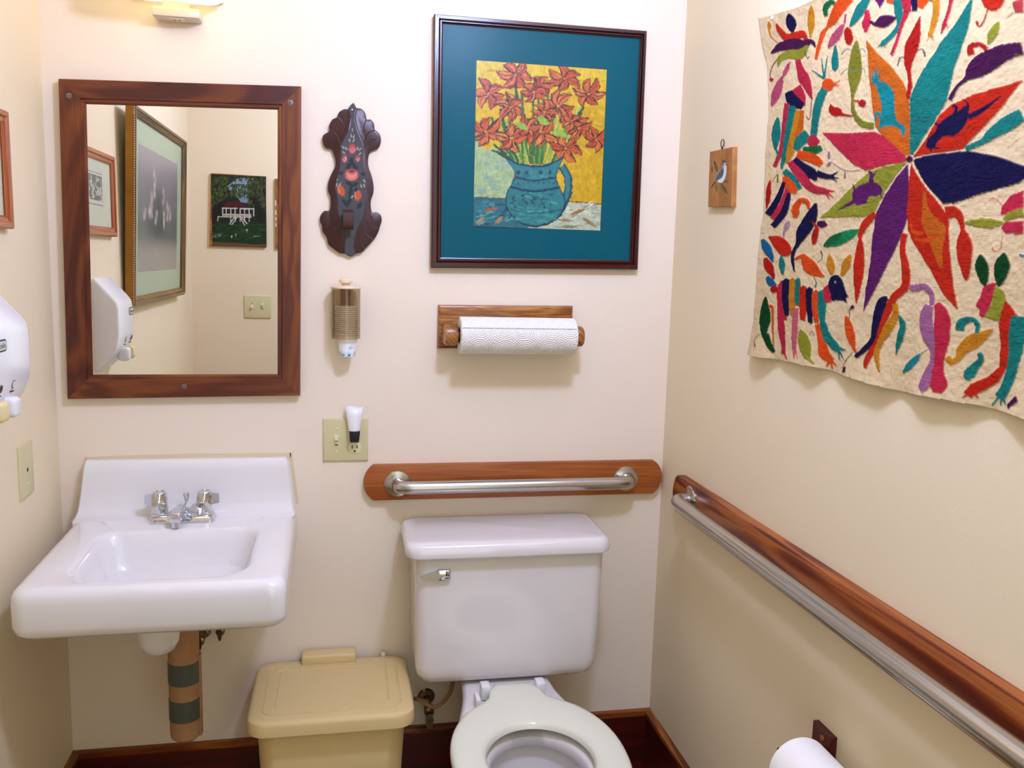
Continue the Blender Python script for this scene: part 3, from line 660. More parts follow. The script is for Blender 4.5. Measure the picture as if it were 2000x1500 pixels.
# ================================================================== TOILET
t = thing('toilet', (1.083, -.35, FL), 'white two-piece toilet with the seat down and the lid off', 'toilet')
TX = 1.087
bm = B()
def tank(z, d=0, r=.03): 
    k = (.69-z)/.32; return rrect(.850+.006*k+d, 1.330-.008*k-d, -.214+d*.6, -.022-d*.6, r, 6, z)
L = [tank(.372, .05, .02), tank(.374, .030, .025), tank(.382, .013, .03), tank(.398, .003, .034), tank(.42, 0, .035), tank(.55), tank(.705)]
loft(bm, L); tk = obj('tank', bm, M['porcelain_t'], t)
bm = B()
L = [rrect(.834, 1.334, -.232, -.006, .034, 6, .706), rrect(.828, 1.340, -.239, -.004, .036, 6, .712), rrect(.826, 1.342, -.241, -.004, .038, 6, .724), rrect(.828, 1.338, -.236, -.004, .036, 6, .738), rrect(.833, 1.333, -.230, -.006, .034, 6, .744), rrect(.843, 1.324, -.220, -.012, .03, 6, .7465)]
loft(bm, L); obj('tank_lid', bm, M['porcelain_t'], t)
bm = B(); box(bm, .902, .936, -.226, -.212, .650, .678, .005, 3); lv = obj('flush_handle', bm, M['chrome'], t)
bm = B(); loft(bm, [[(x, y, z) for y, z in ((-.228, a), (-.218, a), (-.218, b), (-.228, b))] for x, a, b in ((.908, .655, .673), (.880, .657, .668), (.862, .659, .663))]); obj('lever', bm, M['chrome'], lv)
N = 96
ang = [2*PI*k/N for k in range(N)]
def ray_sample(poly, cx, cy):
    P = np.array(poly); out = []
    for a in ang:
        d = np.array((math.sin(a), math.cos(a))); best = 0
        for i in range(len(P)):
            p, q = P[i]-(cx, cy), P[(i+1) % len(P)]-(cx, cy); e = q-p; den = d[0]*e[1]-d[1]*e[0]
            if abs(den) < 1e-12: continue
            s = (p[0]*e[1]-p[1]*e[0])/den; w = (p[0]*d[1]-p[1]*d[0])/den
            if s > 0 and -1e-6 <= w <= 1+1e-6: best = max(best, s)
        out.append((cx+d[0]*best, cy+d[1]*best))
    return out
CY = -.585
def sym(half): h = catmull(half, 8, False); h = [tuple(p) for p in h]; return [(TX+x, y) for x, y in h]+[(TX-x, y) for x, y in h[::-1]]
so = ray_sample(sym([(0, -.262), (.055, -.262), (.060, -.29), (.068, -.325), (.094, -.352), (.135, -.392), (.168, -.455), (.184, -.52), (.187, -.59), (.178, -.665), (.15, -.74), (.10, -.79), (.05, -.808), (0, -.812)]), TX, CY)
si = [(TX+.113*math.sin(a), CY+(.130 if math.cos(a) > 0 else .135)*math.cos(a)) for a in ang]
L = []
for t_, z in ((0, .381), (0, .388), (.02, .394), (.07, .3985), (.18, .401), (.5, .402), (.8, .3995), (.93, .396), (.985, .389), (1, .381)):
    L.append([(o[0]*(1-t_)+i[0]*t_, o[1]*(1-t_)+i[1]*t_, z) for o, i in zip(so, si)])
bm = B(); vs = loft(bm, L, False, False)
for i in range(N): bm.faces.new((vs[0][i], vs[0][(i+1) % N], vs[-1][(i+1) % N], vs[-1][i]))
seat = obj('seat', bm, M['seat'], t, angle=60)
for s in (-1, 1):
    bm = B(); xx = sorted((TX+s*.057, TX+s*.080)); box(bm, xx[0], xx[1], -.292, -.258, .368, .404, .004, 2); obj('hinge', bm, M['white_plastic'], seat)
bm = B(); box(bm, TX-.099, TX-.087, -.335, -.292, .37, .394, .003); obj('hinge_bumper', bm, M['white_plastic'], seat)
bo = ray_sample(sym([(0, -.035), (.085, -.035), (.108, -.06), (.112, -.15), (.118, -.24), (.145, -.36), (.168, -.45), (.180, -.53), (.182, -.60), (.172, -.68), (.14, -.75), (.09, -.785), (0, -.797)]), TX, CY)
bi = [(TX+.105*math.sin(a), CY+(.142 if math.cos(a) > 0 else .13)*math.cos(a)) for a in ang]
ft = [(TX+.115*math.sin(a), -.36+(.24 if math.cos(a) < 0 else .30)*math.cos(a)) for a in ang]
L = []
for k, z in ((1, FL+.001), (1, .01), (.8, .10), (.45, .2), (.12, .29), (0.02, .335), (0, .352)): L.append([(o[0]*(1-k)+f[0]*k, o[1]*(1-k)+f[1]*k, z) for o, f in zip(bo, ft)])
for k, z in ((.05, .362), (.12, .366), (.6, .366), (.93, .364), (1, .356)): L.append([(o[0]*(1-k)+i[0]*k, o[1]*(1-k)+i[1]*k, z) for o, i in zip(bo, bi)])
def inn(s, dy, z): return [(TX+(x-TX)*s, CY+(y-CY)*s+dy, z) for x, y in bi]
L += [inn(1.0, 0, .335), inn(1.12, 0, .325), inn(1.1, 0, .30), inn(.98, .0, .26), inn(.8, .01, .21), inn(.6, .02, .17), inn(.35, .03, .14), inn(.1, .03, .13)]
bm = B(); loft(bm, L); obj('bowl', bm, M['porcelain_t'], t, angle=60)
bm = B(); bm.faces.new([bm.verts.new(p) for p in inn(.74, .012, .20)]); obj('water', bm, M['water'], t)

# ================================================================== TOILET PAPER
t = thing('paper_holder', (W, -.94, .45), 'dark red wooden toilet paper holder on the right wall', 'toilet paper holder')
for y0, y1 in ((-.925, -.862), (-1.152, -1.09)):
    bm = B(); prism(bm, PR, [(y0, .47), (y1, .47), (y1, .593), (y0, .593)], 0, .012, .002); bp_ = obj('wall_plate', bm, M['basewood'], t)
    bm = B(); box(bm, W-.095, W-.012, (y0+y1)/2-.010, (y0+y1)/2+.010, .535, .560, .004); obj('arm', bm, M['mahogany'], bp_)
    bm = B(); lathe(bm, [(.006, 0), (.0055, .002), (0, .003)], (W-.012, (y0+y1)/2-.004, .577), (-1, 0, 0), 16); obj('wood_plug', bm, M['cap'], bp_)
t = thing('toilet_paper_roll', (W-.08, -1.0, .49), 'white toilet paper roll on the dark wooden holder on the right wall', 'toilet paper')
bm = B(); PX, PZ = W-.078, .549; lathe(bm, [(.021, -.933), (.055, -.933), (.057, -.935), (.057, -1.049), (.055, -1.051), (.021, -1.051)], (PX, 0, PZ), (0, 1, 0), 56, False, False); obj('paper', bm, M['paper'], t)
bm = B(); lathe(bm, [(.0212, -.9335), (.0195, -.9335), (.0195, -1.0505), (.0212, -1.0505)], (PX, 0, PZ), (0, 1, 0), 30, False, False); obj('core', bm, M['core'], t)

# ================================================================== SOAP DISPENSER ON THE LEFT WALL
t = thing('soap_dispenser', (0, -.44, 1.08), 'white hand soap dispenser with white and cream push levers on the left wall', 'soap dispenser')
prof = [(0, 1.345), (.008, 1.345), (.030, 1.319), (.055, 1.291), (.063, 1.279), (.066, 1.262), (.066, 1.19), (.062, 1.165), (.052, 1.140), (.030, 1.108), (.008, 1.086), (0, 1.082)]
Y0, Y1 = -.545, -.365
bm = B(); L = []
cz = 1.215
for y, k in ((Y0, .94), (Y0+.004, .985), (Y0+.010, 1), (Y1-.010, 1), (Y1-.004, .985), (Y1, .94)): L.append([(x*k, y, cz+(z-cz)*k) for x, z in prof])
loft(bm, L); obj('housing', bm, M['white_plastic'], t, angle=28)
for y, m, n_ in ((-0.463, 'lev_w', 'push_lever'), (-0.521, 'lev_c', 'push_lever')):
    bm = B(); box(bm, .040, .072, y-.018, y+.018, 1.106, 1.145, .009, 3); k = obj(n_, bm, M[m], t); k['label'] = ('white' if m == 'lev_w' else 'cream')+' push lever'
for y, m in ((-0.458, 'porcelain_t'), (-0.523, 'black')):
    bm = B(); lathe(bm, [(.0085, 0), (.0085, .0007), (0, .001)], (.0630, y, 1.168), (1, 0, -.25), 20); wn = obj('sight_window', bm, M['screw'], t)
    bm = B(); lathe(bm, [(.0067, .0006), (.0067, .0014), (0, .0016)], (.0630, y, 1.168), (1, 0, -.25), 20); obj('window_pane', bm, M[m], wn)
    bm = B()
    for q in range(3): box(bm, .0570, .0608, y-.008+q*.006, y-.004+q*.006, 1.1535, 1.155)
    obj('caption_mark', bm, M['slot'], t, False)
bm = B(); o = [(x, z) for x, z, _ in rrect(-0.5500, -0.4920, 1.236, 1.258, .009, 5)]
prism(bm, PL, o, .0655, .0668); lg = obj('logo_rim', bm, M['slot'], t, False)
bm = B(); prism(bm, PL, [(x, z) for x, z, _ in rrect(-0.5475, -0.4945, 1.2385, 1.2555, .007, 5)], .066, .0672); obj('logo_plate', bm, mat('logo_plate', '#c4cabb', .4), lg, False)
bm = B()
for k in range(7):
    u = -0.5420+k*.0065; box(bm, .0671, .0676, u, u+.0013, 1.242, 1.249+(.003 if k in (0, 5) else 0)); box(bm, .0671, .0676, u, u+.004, 1.2445+(k % 2)*.003, 1.2455+(k % 2)*.003)
obj('logo_lettering', bm, M['slot'], lg, False)

# ================================================================== EMBROIDERED CLOTH ON THE RIGHT WALL
cA = crop_right(1450, 0, 3.571); cB = crop_right(1450, 400, 3.571)
ta = Art(-1.62, -.42, 1.2, 1.975, .0014, cA, '#dfcba6'); ta.jit = .05
R, r_, O, OP, T, TQ, NV, PU, VI, MG, PK, GR, DG, LM, OL, GD, LI, BL = '#c22a12', '#b01c14', '#dc5216', '#c8681a', '#147f80', '#128c9c', '#141048', '#451248', '#5a1c68', '#bf2a4c', '#b8527a', '#0f6a3c', '#0a4620', '#939c34', '#7f862a', '#c88a20', '#a06aa0', '#1a6aa6'
HB = .0013
# --- upper part, crop A
p = lambda c, P, s=False: ta.poly(c, P, s, HB); tb = lambda c, P: ta.tube(c, P, HB); lf = lambda c, *a, k=.5: ta.leaf(c, *a, h=HB, k=k); dt = lambda c, *a: ta.dot(c, *a, h=HB)
p(OP, [(883, 275), (960, 370), (1060, 460), (1140, 570), (1188, 680), (1192, 1090), (1150, 1080), (1060, 1000), (980, 930), (945, 880), (925, 700), (905, 560)])
p(T, [(1635, -30), (1600, 200), (1550, 340), (1500, 470), (1450, 700), (1370, 840), (1210, 1080), (1190, 1075), (1190, 690), (1240, 560), (1330, 420), (1400, 300), (1520, 150)])
p(R, [(1205, 1100), (1300, 980), (1400, 800), (1480, 730), (1640, 660), (1980, 560), (1850, 730), (1700, 900), (1560, 1040), (1330, 1080)])
p(NV, [(1210, 1115), (1330, 1080), (1600, 1052), (1800, 1090), (2080, 1190), (1950, 1280), (1700, 1350), (1500, 1420), (1420, 1420), (1350, 1340), (1290, 1270)])
p(MG, [(575, 925), (760, 930), (940, 918), (1010, 950), (1100, 1030), (1165, 1095), (1165, 1130), (1000, 1160), (880, 1190), (800, 1150), (690, 1050)])
p(LM, [(1165, 1128), (1110, 1200), (1040, 1300), (970, 1430), (945, 1505), (560, 1520), (690, 1400), (800, 1290), (900, 1200), (1000, 1165)])
p(VI, [(1175, 1140), (1185, 1300), (1172, 1520), (1135, 1640), (1060, 1790), (950, 2020), (875, 2177), (885, 2030), (915, 1850), (930, 1680), (950, 1500), (1030, 1340), (1110, 1220)])
p(R, [(1200, 1135), (1230, 1200), (1290, 1290), (1400, 1430), (1460, 1510), (1470, 1730), (1500, 1990), (1530, 2160), (1430, 2050), (1320, 1860), (1230, 1710), (1180, 1610), (1168, 1500), (1180, 1300)])
dt(PU, 1187, 1112, 24)
# creatures on the petals
p(TQ, [(960, 580), (1010, 570), (1050, 600), (1080, 650), (1085, 740), (1090, 800), (1110, 850), (1150, 880), (1158, 930), (1140, 955), (1125, 910), (1070, 880), (1000, 890), (970, 920), (985, 830), (995, 740), (975, 660)], True)
for a in ((925, 500), (960, 470), (985, 510)): tb(TQ, [(950, 590, 30), ((950+a[0])/2, (590+a[1])/2, 22), (*a, 5)])
tb(TQ, [(1000, 830, 20), (960, 790, 22), (945, 850, 12)])
p(NV, [(1590, 740), (1600, 820), (1560, 900), (1500, 950), (1430, 950), (1390, 990), (1360, 1040), (1310, 1030), (1320, 970), (1370, 920), (1400, 860), (1480, 800), (1540, 770)], True)
tb(NV, [(1600, 820, 40), (1700, 770, 34), (1830, 670, 6)]); tb(NV, [(1500, 800, 26), (1520, 750, 20), (1490, 740, 24)]); tb(NV, [(1590, 780, 30), (1600, 730, 18), (1570, 700, 8)]); tb(NV, [(1400, 880, 24), (1370, 860, 16)]); tb(NV, [(1350, 1030, 20), (1395, 1035, 10)]); tb(NV, [(1330, 1000, 20), (1345, 1060, 8)])
p(VI, [(800, 1330), (850, 1290), (930, 1270), (990, 1300), (1000, 1340), (960, 1370), (910, 1370), (880, 1420), (820, 1430), (790, 1390)], True)
tb(VI, [(920, 1290, 40), (920, 1220, 30), (900, 1190, 8)]); tb(VI, [(930, 1230, 20), (965, 1190, 6)]); tb(VI, [(810, 1400, 30), (760, 1430, 22), (680, 1470, 5)]); tb(VI, [(810, 1340, 18), (790, 1280, 6)]); tb(VI, [(980, 1340, 18), (1000, 1385, 6)])
# top left group
lf(NV, 345, 95, 370, 235, 66); tb(R, [(262, 165, 10), (285, 220, 40), (330, 265, 56), (400, 250, 60), (440, 240, 50), (470, 290, 20)])
tb(PU, [(215, 375, 8), (280, 330, 60), (380, 310, 80), (450, 310, 60), (500, 290, 34), (530, 330, 14)])
tb(LM, [(268, 470, 6), (285, 410, 40), (350, 380, 60), (420, 380, 66), (480, 320, 20)])
tb('#2a1a30', [(280, 395, 6), (235, 450, 6), (212, 520, 6), (225, 555, 6)]); dt(MG, 224, 557, 14)
tb(OP, [(215, 200, 8), (225, 260, 7), (270, 305, 5)]); lf(GD, 215, 150, 218, 215, 26)
lf(GD, 500, 35, 495, 265, 56)
tb(GR, [(600, 115, 20), (600, 60, 44), (640, 15, 36), (680, 40, 24)])
tb(O, [(760, -20, 90), (700, 60, 84), (650, 140, 66), (610, 190, 24), (580, 230, 34), (560, 300, 30), (535, 415, 18)])
lf(PK, 738, 165, 612, 335, 62); tb(PK, [(745, 100, 18), (738, 165, 16)]); tb(T, [(900, -30, 40), (850, 60, 70), (800, 150, 40), (770, 190, 8)])
tb(r_, [(760, 190, 10), (760, 215, 50), (765, 270, 58), (768, 315, 22)]); lf(T, 665, 310, 664, 500, 52, k=.75)
dt(MG, 888, 175, 30, None) if 0 else tb(MG, [(885, 70, 24), (895, 120, 50), (885, 175, 58), (880, 225, 18)])
tb(PU, [(915, 150, 20), (950, 170, 30), (1000, 155, 84), (1050, 135, 60), (1095, 125, 8)])
tb(T, [(1110, -20, 70), (1110, 80, 56), (1115, 170, 46), (1060, 250, 34), (1000, 310, 40)])
for a in (965, 990, 1015): tb(T, [(1010, 295, 16), (a, 328, 6)])
tb(MG, [(1175, -20, 70), (1160, 90, 40), (1130, 180, 26), (1090, 310, 22), (1060, 385, 24)])
tb(NV, [(1225, -20, 60), (1225, 80, 36)]); tb(O, [(1290, -20, 90), (1265, 60, 40)]); tb(T, [(1330, -10, 40), (1390, 5, 20)])
p(MG, [(1130, -10), (1200, -10), (1200, 80), (1145, 100)])
tb(GD, [(1375, -20, 50), (1375, 90, 46), (1355, 170, 40), (1335, 250, 30)]); 
for a in (1312, 1340, 1358): tb(GD, [(1345, 225, 12), (a, 285, 5)])
tb(MG, [(1485, -10, 34), (1460, 90, 22), (1430, 170, 26), (1405, 235, 6)]); tb(MG, [(1440, 150, 14), (1450, 200, 5)])
tb(R, [(1700, -20, 40), (1770, 20, 120), (1850, -10, 30)]); tb(r_, [(1740, 50, 8), (1715, 130, 10), (1680, 185, 12), (1655, 150, 22)])
p('#b8404c', [(1910, 20), (1990, -10), (1990, 90), (1930, 90)]); tb(PK, [(1920, 80, 6), (1860, 130, 4)])
p(VI, [(945, -10), (1025, -10), (985, 60)]); p(O, [(1030, -10), (1080, -10), (1080, 30), (1030, 20)])
# middle stems
lf(OL, 815, 280, 795, 670, 92, k=.55); tb(OL, [(790, 600, 40), (792, 680, 20), (800, 780, 30), (850, 860, 44), (935, 880, 46)])
for y in (340, 480): tb('#5a8f8c', [(800, y+20, 5), (750, y, 6), (708, y+40, 6)]); tb('#5a8f8c', [(830, y+10, 5), (860, y, 6), (875, y+30, 6)])
tb(r_, [(632, 730, 10), (650, 770, 62), (690, 785, 60), (720, 800, 22), (790, 810, 14)]); tb(r_, [(800, 705, 12), (835, 705, 14)]); dt(r_, 858, 722, 28)
tb(r_, [(1268, 115, 6), (1240, 220, 66), (1205, 330, 96), (1180, 440, 60), (1185, 520, 26), (1190, 600, 34), (1175, 690, 30)])
tb('#1d2350', [(1155, 400, 5), (1120, 405, 7), (1100, 460, 9)]); tb('#1d2350', [(1245, 355, 5), (1285, 345, 8), (1297, 395, 12)])
tb(MG, [(405, 415, 36), (425, 490, 56), (450, 550, 84), (480, 620, 56), (503, 690, 10)]); tb('#3a1a40', [(503, 680, 5), (495, 790, 5), (480, 835, 5), (463, 810, 5)])
lf(PK, 355, 430, 300, 550, 30); lf(PK, 300, 530, 225, 745, 62)
tb('#33203c', [(455, 360, 5), (470, 405, 6), (490, 395, 5)])
# big bird on the left
tb(T, [(600, 610, 50), (560, 700, 60), (535, 800, 56), (515, 960, 44)]); dt(O, 618, 590, 44)
for a in ((508, 490), (570, 405), (610, 390)): tb(T, [(590, 550, 16), (*a, 5)])
tb(O, [(650, 590, 20), (705, 560, 4)]); tb(O, [(650, 600, 14), (695, 588, 4)])
tb(MG, [(385, 615, 90), (430, 680, 60), (448, 740, 20)]); tb(NV, [(340, 640, 50), (370, 700, 80), (440, 745, 50)])
tb(MG, [(330, 720, 40), (318, 880, 44), (290, 1050, 36), (240, 1165, 24)]); tb(T, [(370, 740, 46), (350, 900, 56), (320, 1050, 44), (290, 1175, 20)])
tb(GD, [(420, 770, 60), (390, 930, 60), (360, 1050, 56), (330, 1140, 22)]); tb(OP, [(435, 770, 26), (425, 880, 40), (400, 960, 30)])
tb(T, [(480, 940, 90), (420, 990, 70), (395, 1050, 40)]); tb(MG, [(545, 960, 60), (510, 990, 90), (480, 1010, 40)])
tb(GR, [(575, 1030, 40), (520, 1050, 60), (440, 1045, 40)]); tb(O, [(575, 1150, 40), (520, 1110, 70), (400, 1075, 60)]); tb(NV, [(380, 1110, 40), (440, 1170, 70), (510, 1220, 80), (530, 1260, 20)])
tb(NV, [(540, 1210, 50), (600, 1230, 40), (650, 1235, 30)]); tb(NV, [(640, 1230, 22), (690, 1195, 5)]); tb(NV, [(640, 1235, 20), (692, 1245, 5)]); tb(NV, [(640, 1240, 18), (680, 1268, 5)])
tb(MG, [(350, 1130, 40), (420, 1220, 66), (500, 1310, 60), (600, 1335, 44)]); tb(MG, [(590, 1330, 30), (665, 1335, 6)]); tb(MG, [(600, 1335, 24), (650, 1375, 6)]); tb(MG, [(600, 1340, 18), (625, 1390, 6)])
tb(T, [(310, 1190, 40), (360, 1240, 60), (420, 1320, 40)]); tb(O, [(310, 1230, 30), (350, 1300, 80), (400, 1340, 30)])
lf(T, 265, 815, 250, 1050, 60); tb(T, [(255, 1030, 16), (270, 1095, 10)])
tb(NV, [(310, 1270, 26), (270, 1380, 40), (200, 1500, 50)]); tb(MG, [(335, 1320, 36), (300, 1420, 44), (230, 1530, 40)]); tb(NV, [(350, 1345, 24), (310, 1480, 50), (230, 1580, 40)])
lf(r_, 215, 1250, 190, 1460, 34); tb('#6a6a30', [(225, 1270, 4), (262, 1215, 6), (265, 1270, 12)])
lf('#9a7090', 620, 1055, 625, 1110, 20); lf('#9a7090', 610, 1160, 640, 1130, 22); tb('#9a7090', [(640, 1130, 5), (740, 1190, 6), (840, 1185, 5)]); tb('#9a7090', [(740, 1190, 5), (733, 1245, 16)])
tb(O, [(380, 1450, 30), (420, 1400, 34), (470, 1410, 34), (485, 1460, 20)]); tb(OP, [(375, 1480, 34), (395, 1440, 40)])
# right of the star
tb(PU, [(1980, 340, 90), (1850, 370, 120), (1720, 440, 150), (1640, 500, 120), (1590, 550, 40), (1520, 610, 26), (1470, 700, 34)])
tb(r_, [(1625, 385, 50), (1620, 330, 44), (1680, 310, 30), (1730, 350, 34)]); lf(LM, 1810, 150, 1735, 310, 62)
tb(T, [(1980, 800, 90), (1880, 860, 110), (1770, 930, 80), (1700, 990, 44), (1580, 1040, 40)]); tb(OL, [(1930, 380, 5), (1970, 390, 4)]); tb('#c07070', [(1870, 1030, 4), (1965, 960, 4)]); 
p(MG, [(1990, 1330), (1900, 1360), (1840, 1430), (1825, 1500), (1990, 1500)]); tb('#c87060', [(1735, 1400, 5), (1780, 1380, 6), (1830, 1430, 5)])
# --- lower part, crop B
ta.conv = cB
lf(OP, 400, 0, 385, 97, 50) ; tb(O, [(385, 90, 30), (398, 10, 40), (430, -40, 24)])
tb(OP, [(1300, -90, 20), (1300, 0, 34), (1320, 100, 90), (1370, 180, 140), (1380, 260, 100), (1390, 340, 60), (1415, 440, 26)])
tb(O, [(1200, 130, 10), (1220, 190, 26), (1290, 200, 26)]); tb(O, [(1230, 240, 14), (1300, 250, 26), (1380, 220, 26)])
tb(NV, [(535, -10, 20), (500, 90, 90), (440, 190, 90), (405, 270, 34), (372, 340, 26), (370, 400, 22), (383, 468, 10)])
tb(r_, [(510, 120, 16), (540, 160, 24), (525, 220, 46), (520, 280, 20)]); lf(PU, 540, 130, 612, 140, 52)
tb(R, [(950, 60, 40), (880, 130, 56), (845, 200, 36), (845, 230, 28)]); lf(R, 845, 220, 822, 685, 78, k=.45)
lf('#178a5c', 840, 175, 585, 290, 84, k=.55); lf(GR, 585, 288, 720, 200, 60)
lf('#b090b0', 350, 110, 310, 190, 40); tb('#a080a0', [(312, 190, 16), (308, 230, 8)])
p(R, [(205, 220), (280, 220), (330, 250), (360, 300), (355, 345), (300, 360), (260, 320), (225, 270)], True); lf(T, 292, 350, 303, 492, 42)
tb(BL, [(165, 240, 20), (190, 300, 60), (220, 360, 40), (232, 400, 12)]); tb(r_, [(180, 370, 24), (205, 430, 60), (230, 480, 40), (243, 520, 10)]); tb(BL, [(195, 500, 24), (220, 540, 54), (260, 565, 20)])
tb(O, [(385, 380, 14), (440, 360, 36), (470, 400, 80), (510, 450, 90), (550, 480, 50), (595, 500, 8)]); tb('#205a50', [(540, 400, 5), (575, 370, 5), (565, 320, 10)]); tb('#208070', [(520, 505, 6), (535, 550, 8), (525, 575, 16)])
# striped animal
p(MG, [(265, 590), (300, 530), (320, 700), (330, 800), (300, 790), (270, 700)], True)
for c, x0, x1, xb, y0, y1, y2 in ((MG, 268, 302, 285, 560, 740, 880), (NV, 298, 350, 325, 510, 650, 780), (GD, 345, 392, 365, 505, 650, 780), (T, 388, 430, 410, 505, 640, 710), (R, 425, 472, 445, 560, 700, 810), (NV, 468, 510, 500, 570, 700, 830), (O, 508, 556, 545, 590, 720, 830), (T, 550, 604, 585, 590, 700, 830)):
    p(c, [(x0, y0+20), ((x0+x1)/2, y0), (x1, y0+15), (x1+8, y1), (xb+18, y2), (xb-14, y2-10), (x0-2, y1)])
dt(r_, 245, 590, 26); p(MG, [(585, 580), (620, 555), (655, 640), (640, 680), (600, 680)])
p(NV, [(620, 560), (640, 505), (680, 488), (715, 520), (730, 570), (745, 620), (760, 640), (740, 655), (752, 685), (720, 670), (680, 665), (650, 670), (640, 620)], True); dt('#d8d0c8', 672, 541, 6)
lf(GD, 625, 347, 650, 490, 62); lf(GD, 775, 345, 710, 500, 58)
tb(MG, [(285, 780, 40), (300, 900, 50), (315, 980, 36), (325, 1040, 30)]); tb(MG, [(310, 1010, 16), (300, 1040, 6)]); tb(MG, [(330, 1030, 18), (355, 1078, 6)])
tb('#c86880', [(395, 720, 50), (395, 850, 46), (400, 980, 34), (410, 1070, 8)]); tb('#c86880', [(385, 900, 14), (372, 940, 6)]); tb('#c86880', [(410, 1000, 14), (435, 1075, 5)])
tb(O, [(560, 830, 50), (590, 950, 46), (605, 1040, 60), (650, 1090, 44)]); 
for a in ((615, 1130), (655, 1145), (683, 1125)): tb(O, [(640, 1080, 22), (*a, 8)])
tb(T, [(590, 820, 40), (620, 920, 50), (670, 990, 56), (700, 1000, 40)])
for a in ((765, 1015), (748, 1080), (712, 1085)): tb(T, [(695, 1000, 26), (*a, 6)])
lf(DG, 185, 640, 190, 930, 76); tb(DG, [(200, 900, 40), (225, 980, 30), (250, 1030, 20)]); tb('#c8602a', [(212, 710, 22), (235, 720, 20), (240, 850, 12), (245, 985, 6)]); tb('#9a6060', [(165, 900, 4), (125, 940, 6), (145, 990, 16)])
lf(LM, 435, 870, 520, 1085, 90); tb(LM, [(520, 1070, 20), (555, 1110, 10)]); tb('#a080a0', [(495, 910, 5), (520, 878, 7), (538, 910, 8)])
lf(O, 740, 770, 825, 1010, 70, k=.45); tb(O, [(815, 990, 24), (845, 1045, 12)]); tb('#2c1c30', [(772, 800, 5), (768, 740, 6), (790, 712, 16)]); dt('#3a1438', 792, 714, 14); tb('#2c1c30', [(810, 1030, 5), (765, 1090, 6), (757, 1130, 6)]); p('#3a1438', [(750, 1130), (775, 1128), (780, 1168), (755, 1172)])
# red stem and three tails
tb(R, [(1155, 200, 46), (1140, 320, 44), (1165, 450, 60), (1160, 570, 56), (1090, 640, 56), (1040, 740, 60), (990, 860, 56), (960, 980, 50), (915, 1090, 46), (915, 1140, 16)])
tb(NV, [(1040, 650, 24), (1000, 680, 70), (965, 800, 60), (945, 930, 40), (900, 1000, 40), (835, 1062, 30)])
tb(GD, [(1090, 690, 36), (1095, 770, 50), (1050, 860, 66), (1000, 960, 40), (980, 1040, 40), (1010, 1165, 12)])
tb(T, [(1120, 770, 14), (1145, 840, 44), (1125, 940, 40), (1098, 1048, 6)])
# lilac and magenta pods
tb(LI, [(1190, 570, 30), (1230, 580, 50), (1290, 570, 44), (1340, 620, 44), (1350, 700, 30)]); tb(LI, [(1330, 700, 70), (1310, 790, 100), (1330, 900, 100), (1375, 1000, 56), (1380, 1090, 44), (1350, 1180, 60), (1340, 1260, 80), (1345, 1305, 30)])
tb(MG, [(1380, 690, 44), (1420, 760, 100), (1430, 880, 110), (1430, 980, 84), (1420, 1090, 64), (1420, 1180, 80), (1435, 1260, 110), (1430, 1310, 60)])
lf(TQ, 1285, 1040, 1145, 1170, 62); tb('#20242c', [(1285, 1040, 6), (1340, 1005, 4)])
tb(GD, [(1470, 1060, 40), (1500, 1095, 40), (1545, 1070, 44), (1570, 1010, 80), (1630, 960, 110), (1700, 920, 80), (1780, 865, 8)])
tb(T, [(1545, 880, 60), (1560, 820, 60), (1630, 800, 34), (1670, 840, 34), (1665, 895, 30)]); tb(T, [(1690, 1030, 30), (1700, 1080, 40), (1660, 1130, 60), (1630, 1180, 80), (1620, 1225, 30)])
# orange arch pod
tb(R, [(1440, 60, 90), (1500, 50, 80), (1545, 90, 50), (1565, 190, 26)]); lf(R, 1568, 170, 1588, 530, 110, k=.35)
lf(LM, 1575, 125, 1860, 130, 66); tb(LM, [(1850, 110, 40), (1920, 60, 70), (1990, 40, 90)]); p(MG, [(1830, 160), (1860, 120), (1990, 110), (1990, 205), (1860, 200)]); p(MG, [(1990, 0), (1830, 0), (1830, 60), (1900, 50), (1990, 20)])
tb('#c87860', [(1840, 205, 4), (1830, 290, 6), (1790, 325, 7), (1765, 295, 8)])
# rabbit
lf(DG, 1720, 575, 1680, 345, 92, k=.62); lf(DG, 1815, 575, 1855, 335, 112, k=.62)
p(MG, [(1800, 560), (1760, 548), (1705, 580), (1685, 640), (1655, 700), (1680, 730), (1680, 770), (1720, 780), (1760, 700)], True); dt('#701838', 1745, 600, 7)
p(LM, [(1795, 565), (1850, 600), (1868, 660), (1820, 815), (1720, 780), (1770, 690)])
p(R, [(1865, 665), (1945, 770), (1920, 900), (1900, 1010), (1880, 1130), (1820, 1230), (1700, 1310), (1640, 1340), (1600, 1310), (1640, 1250), (1740, 1200), (1820, 1130), (1830, 960), (1815, 830)])
tb(T, [(1960, 780, 110), (1945, 950, 120), (1930, 1100, 90), (1880, 1270, 90), (1830, 1350, 90)]); 
for a in (1775, 1845, 1895): tb(T, [(1845, 1320, 30), (a, 1400, 10)])
for a in (1595, 1650, 1690): tb(R, [(1660, 1300, 26), (a, 1345, 8)])
tb(PU, [(1990, 1350, 50), (1915, 1410, 34)]); tb(BL, [(1960, 345, 10), (1990, 360, 20)])
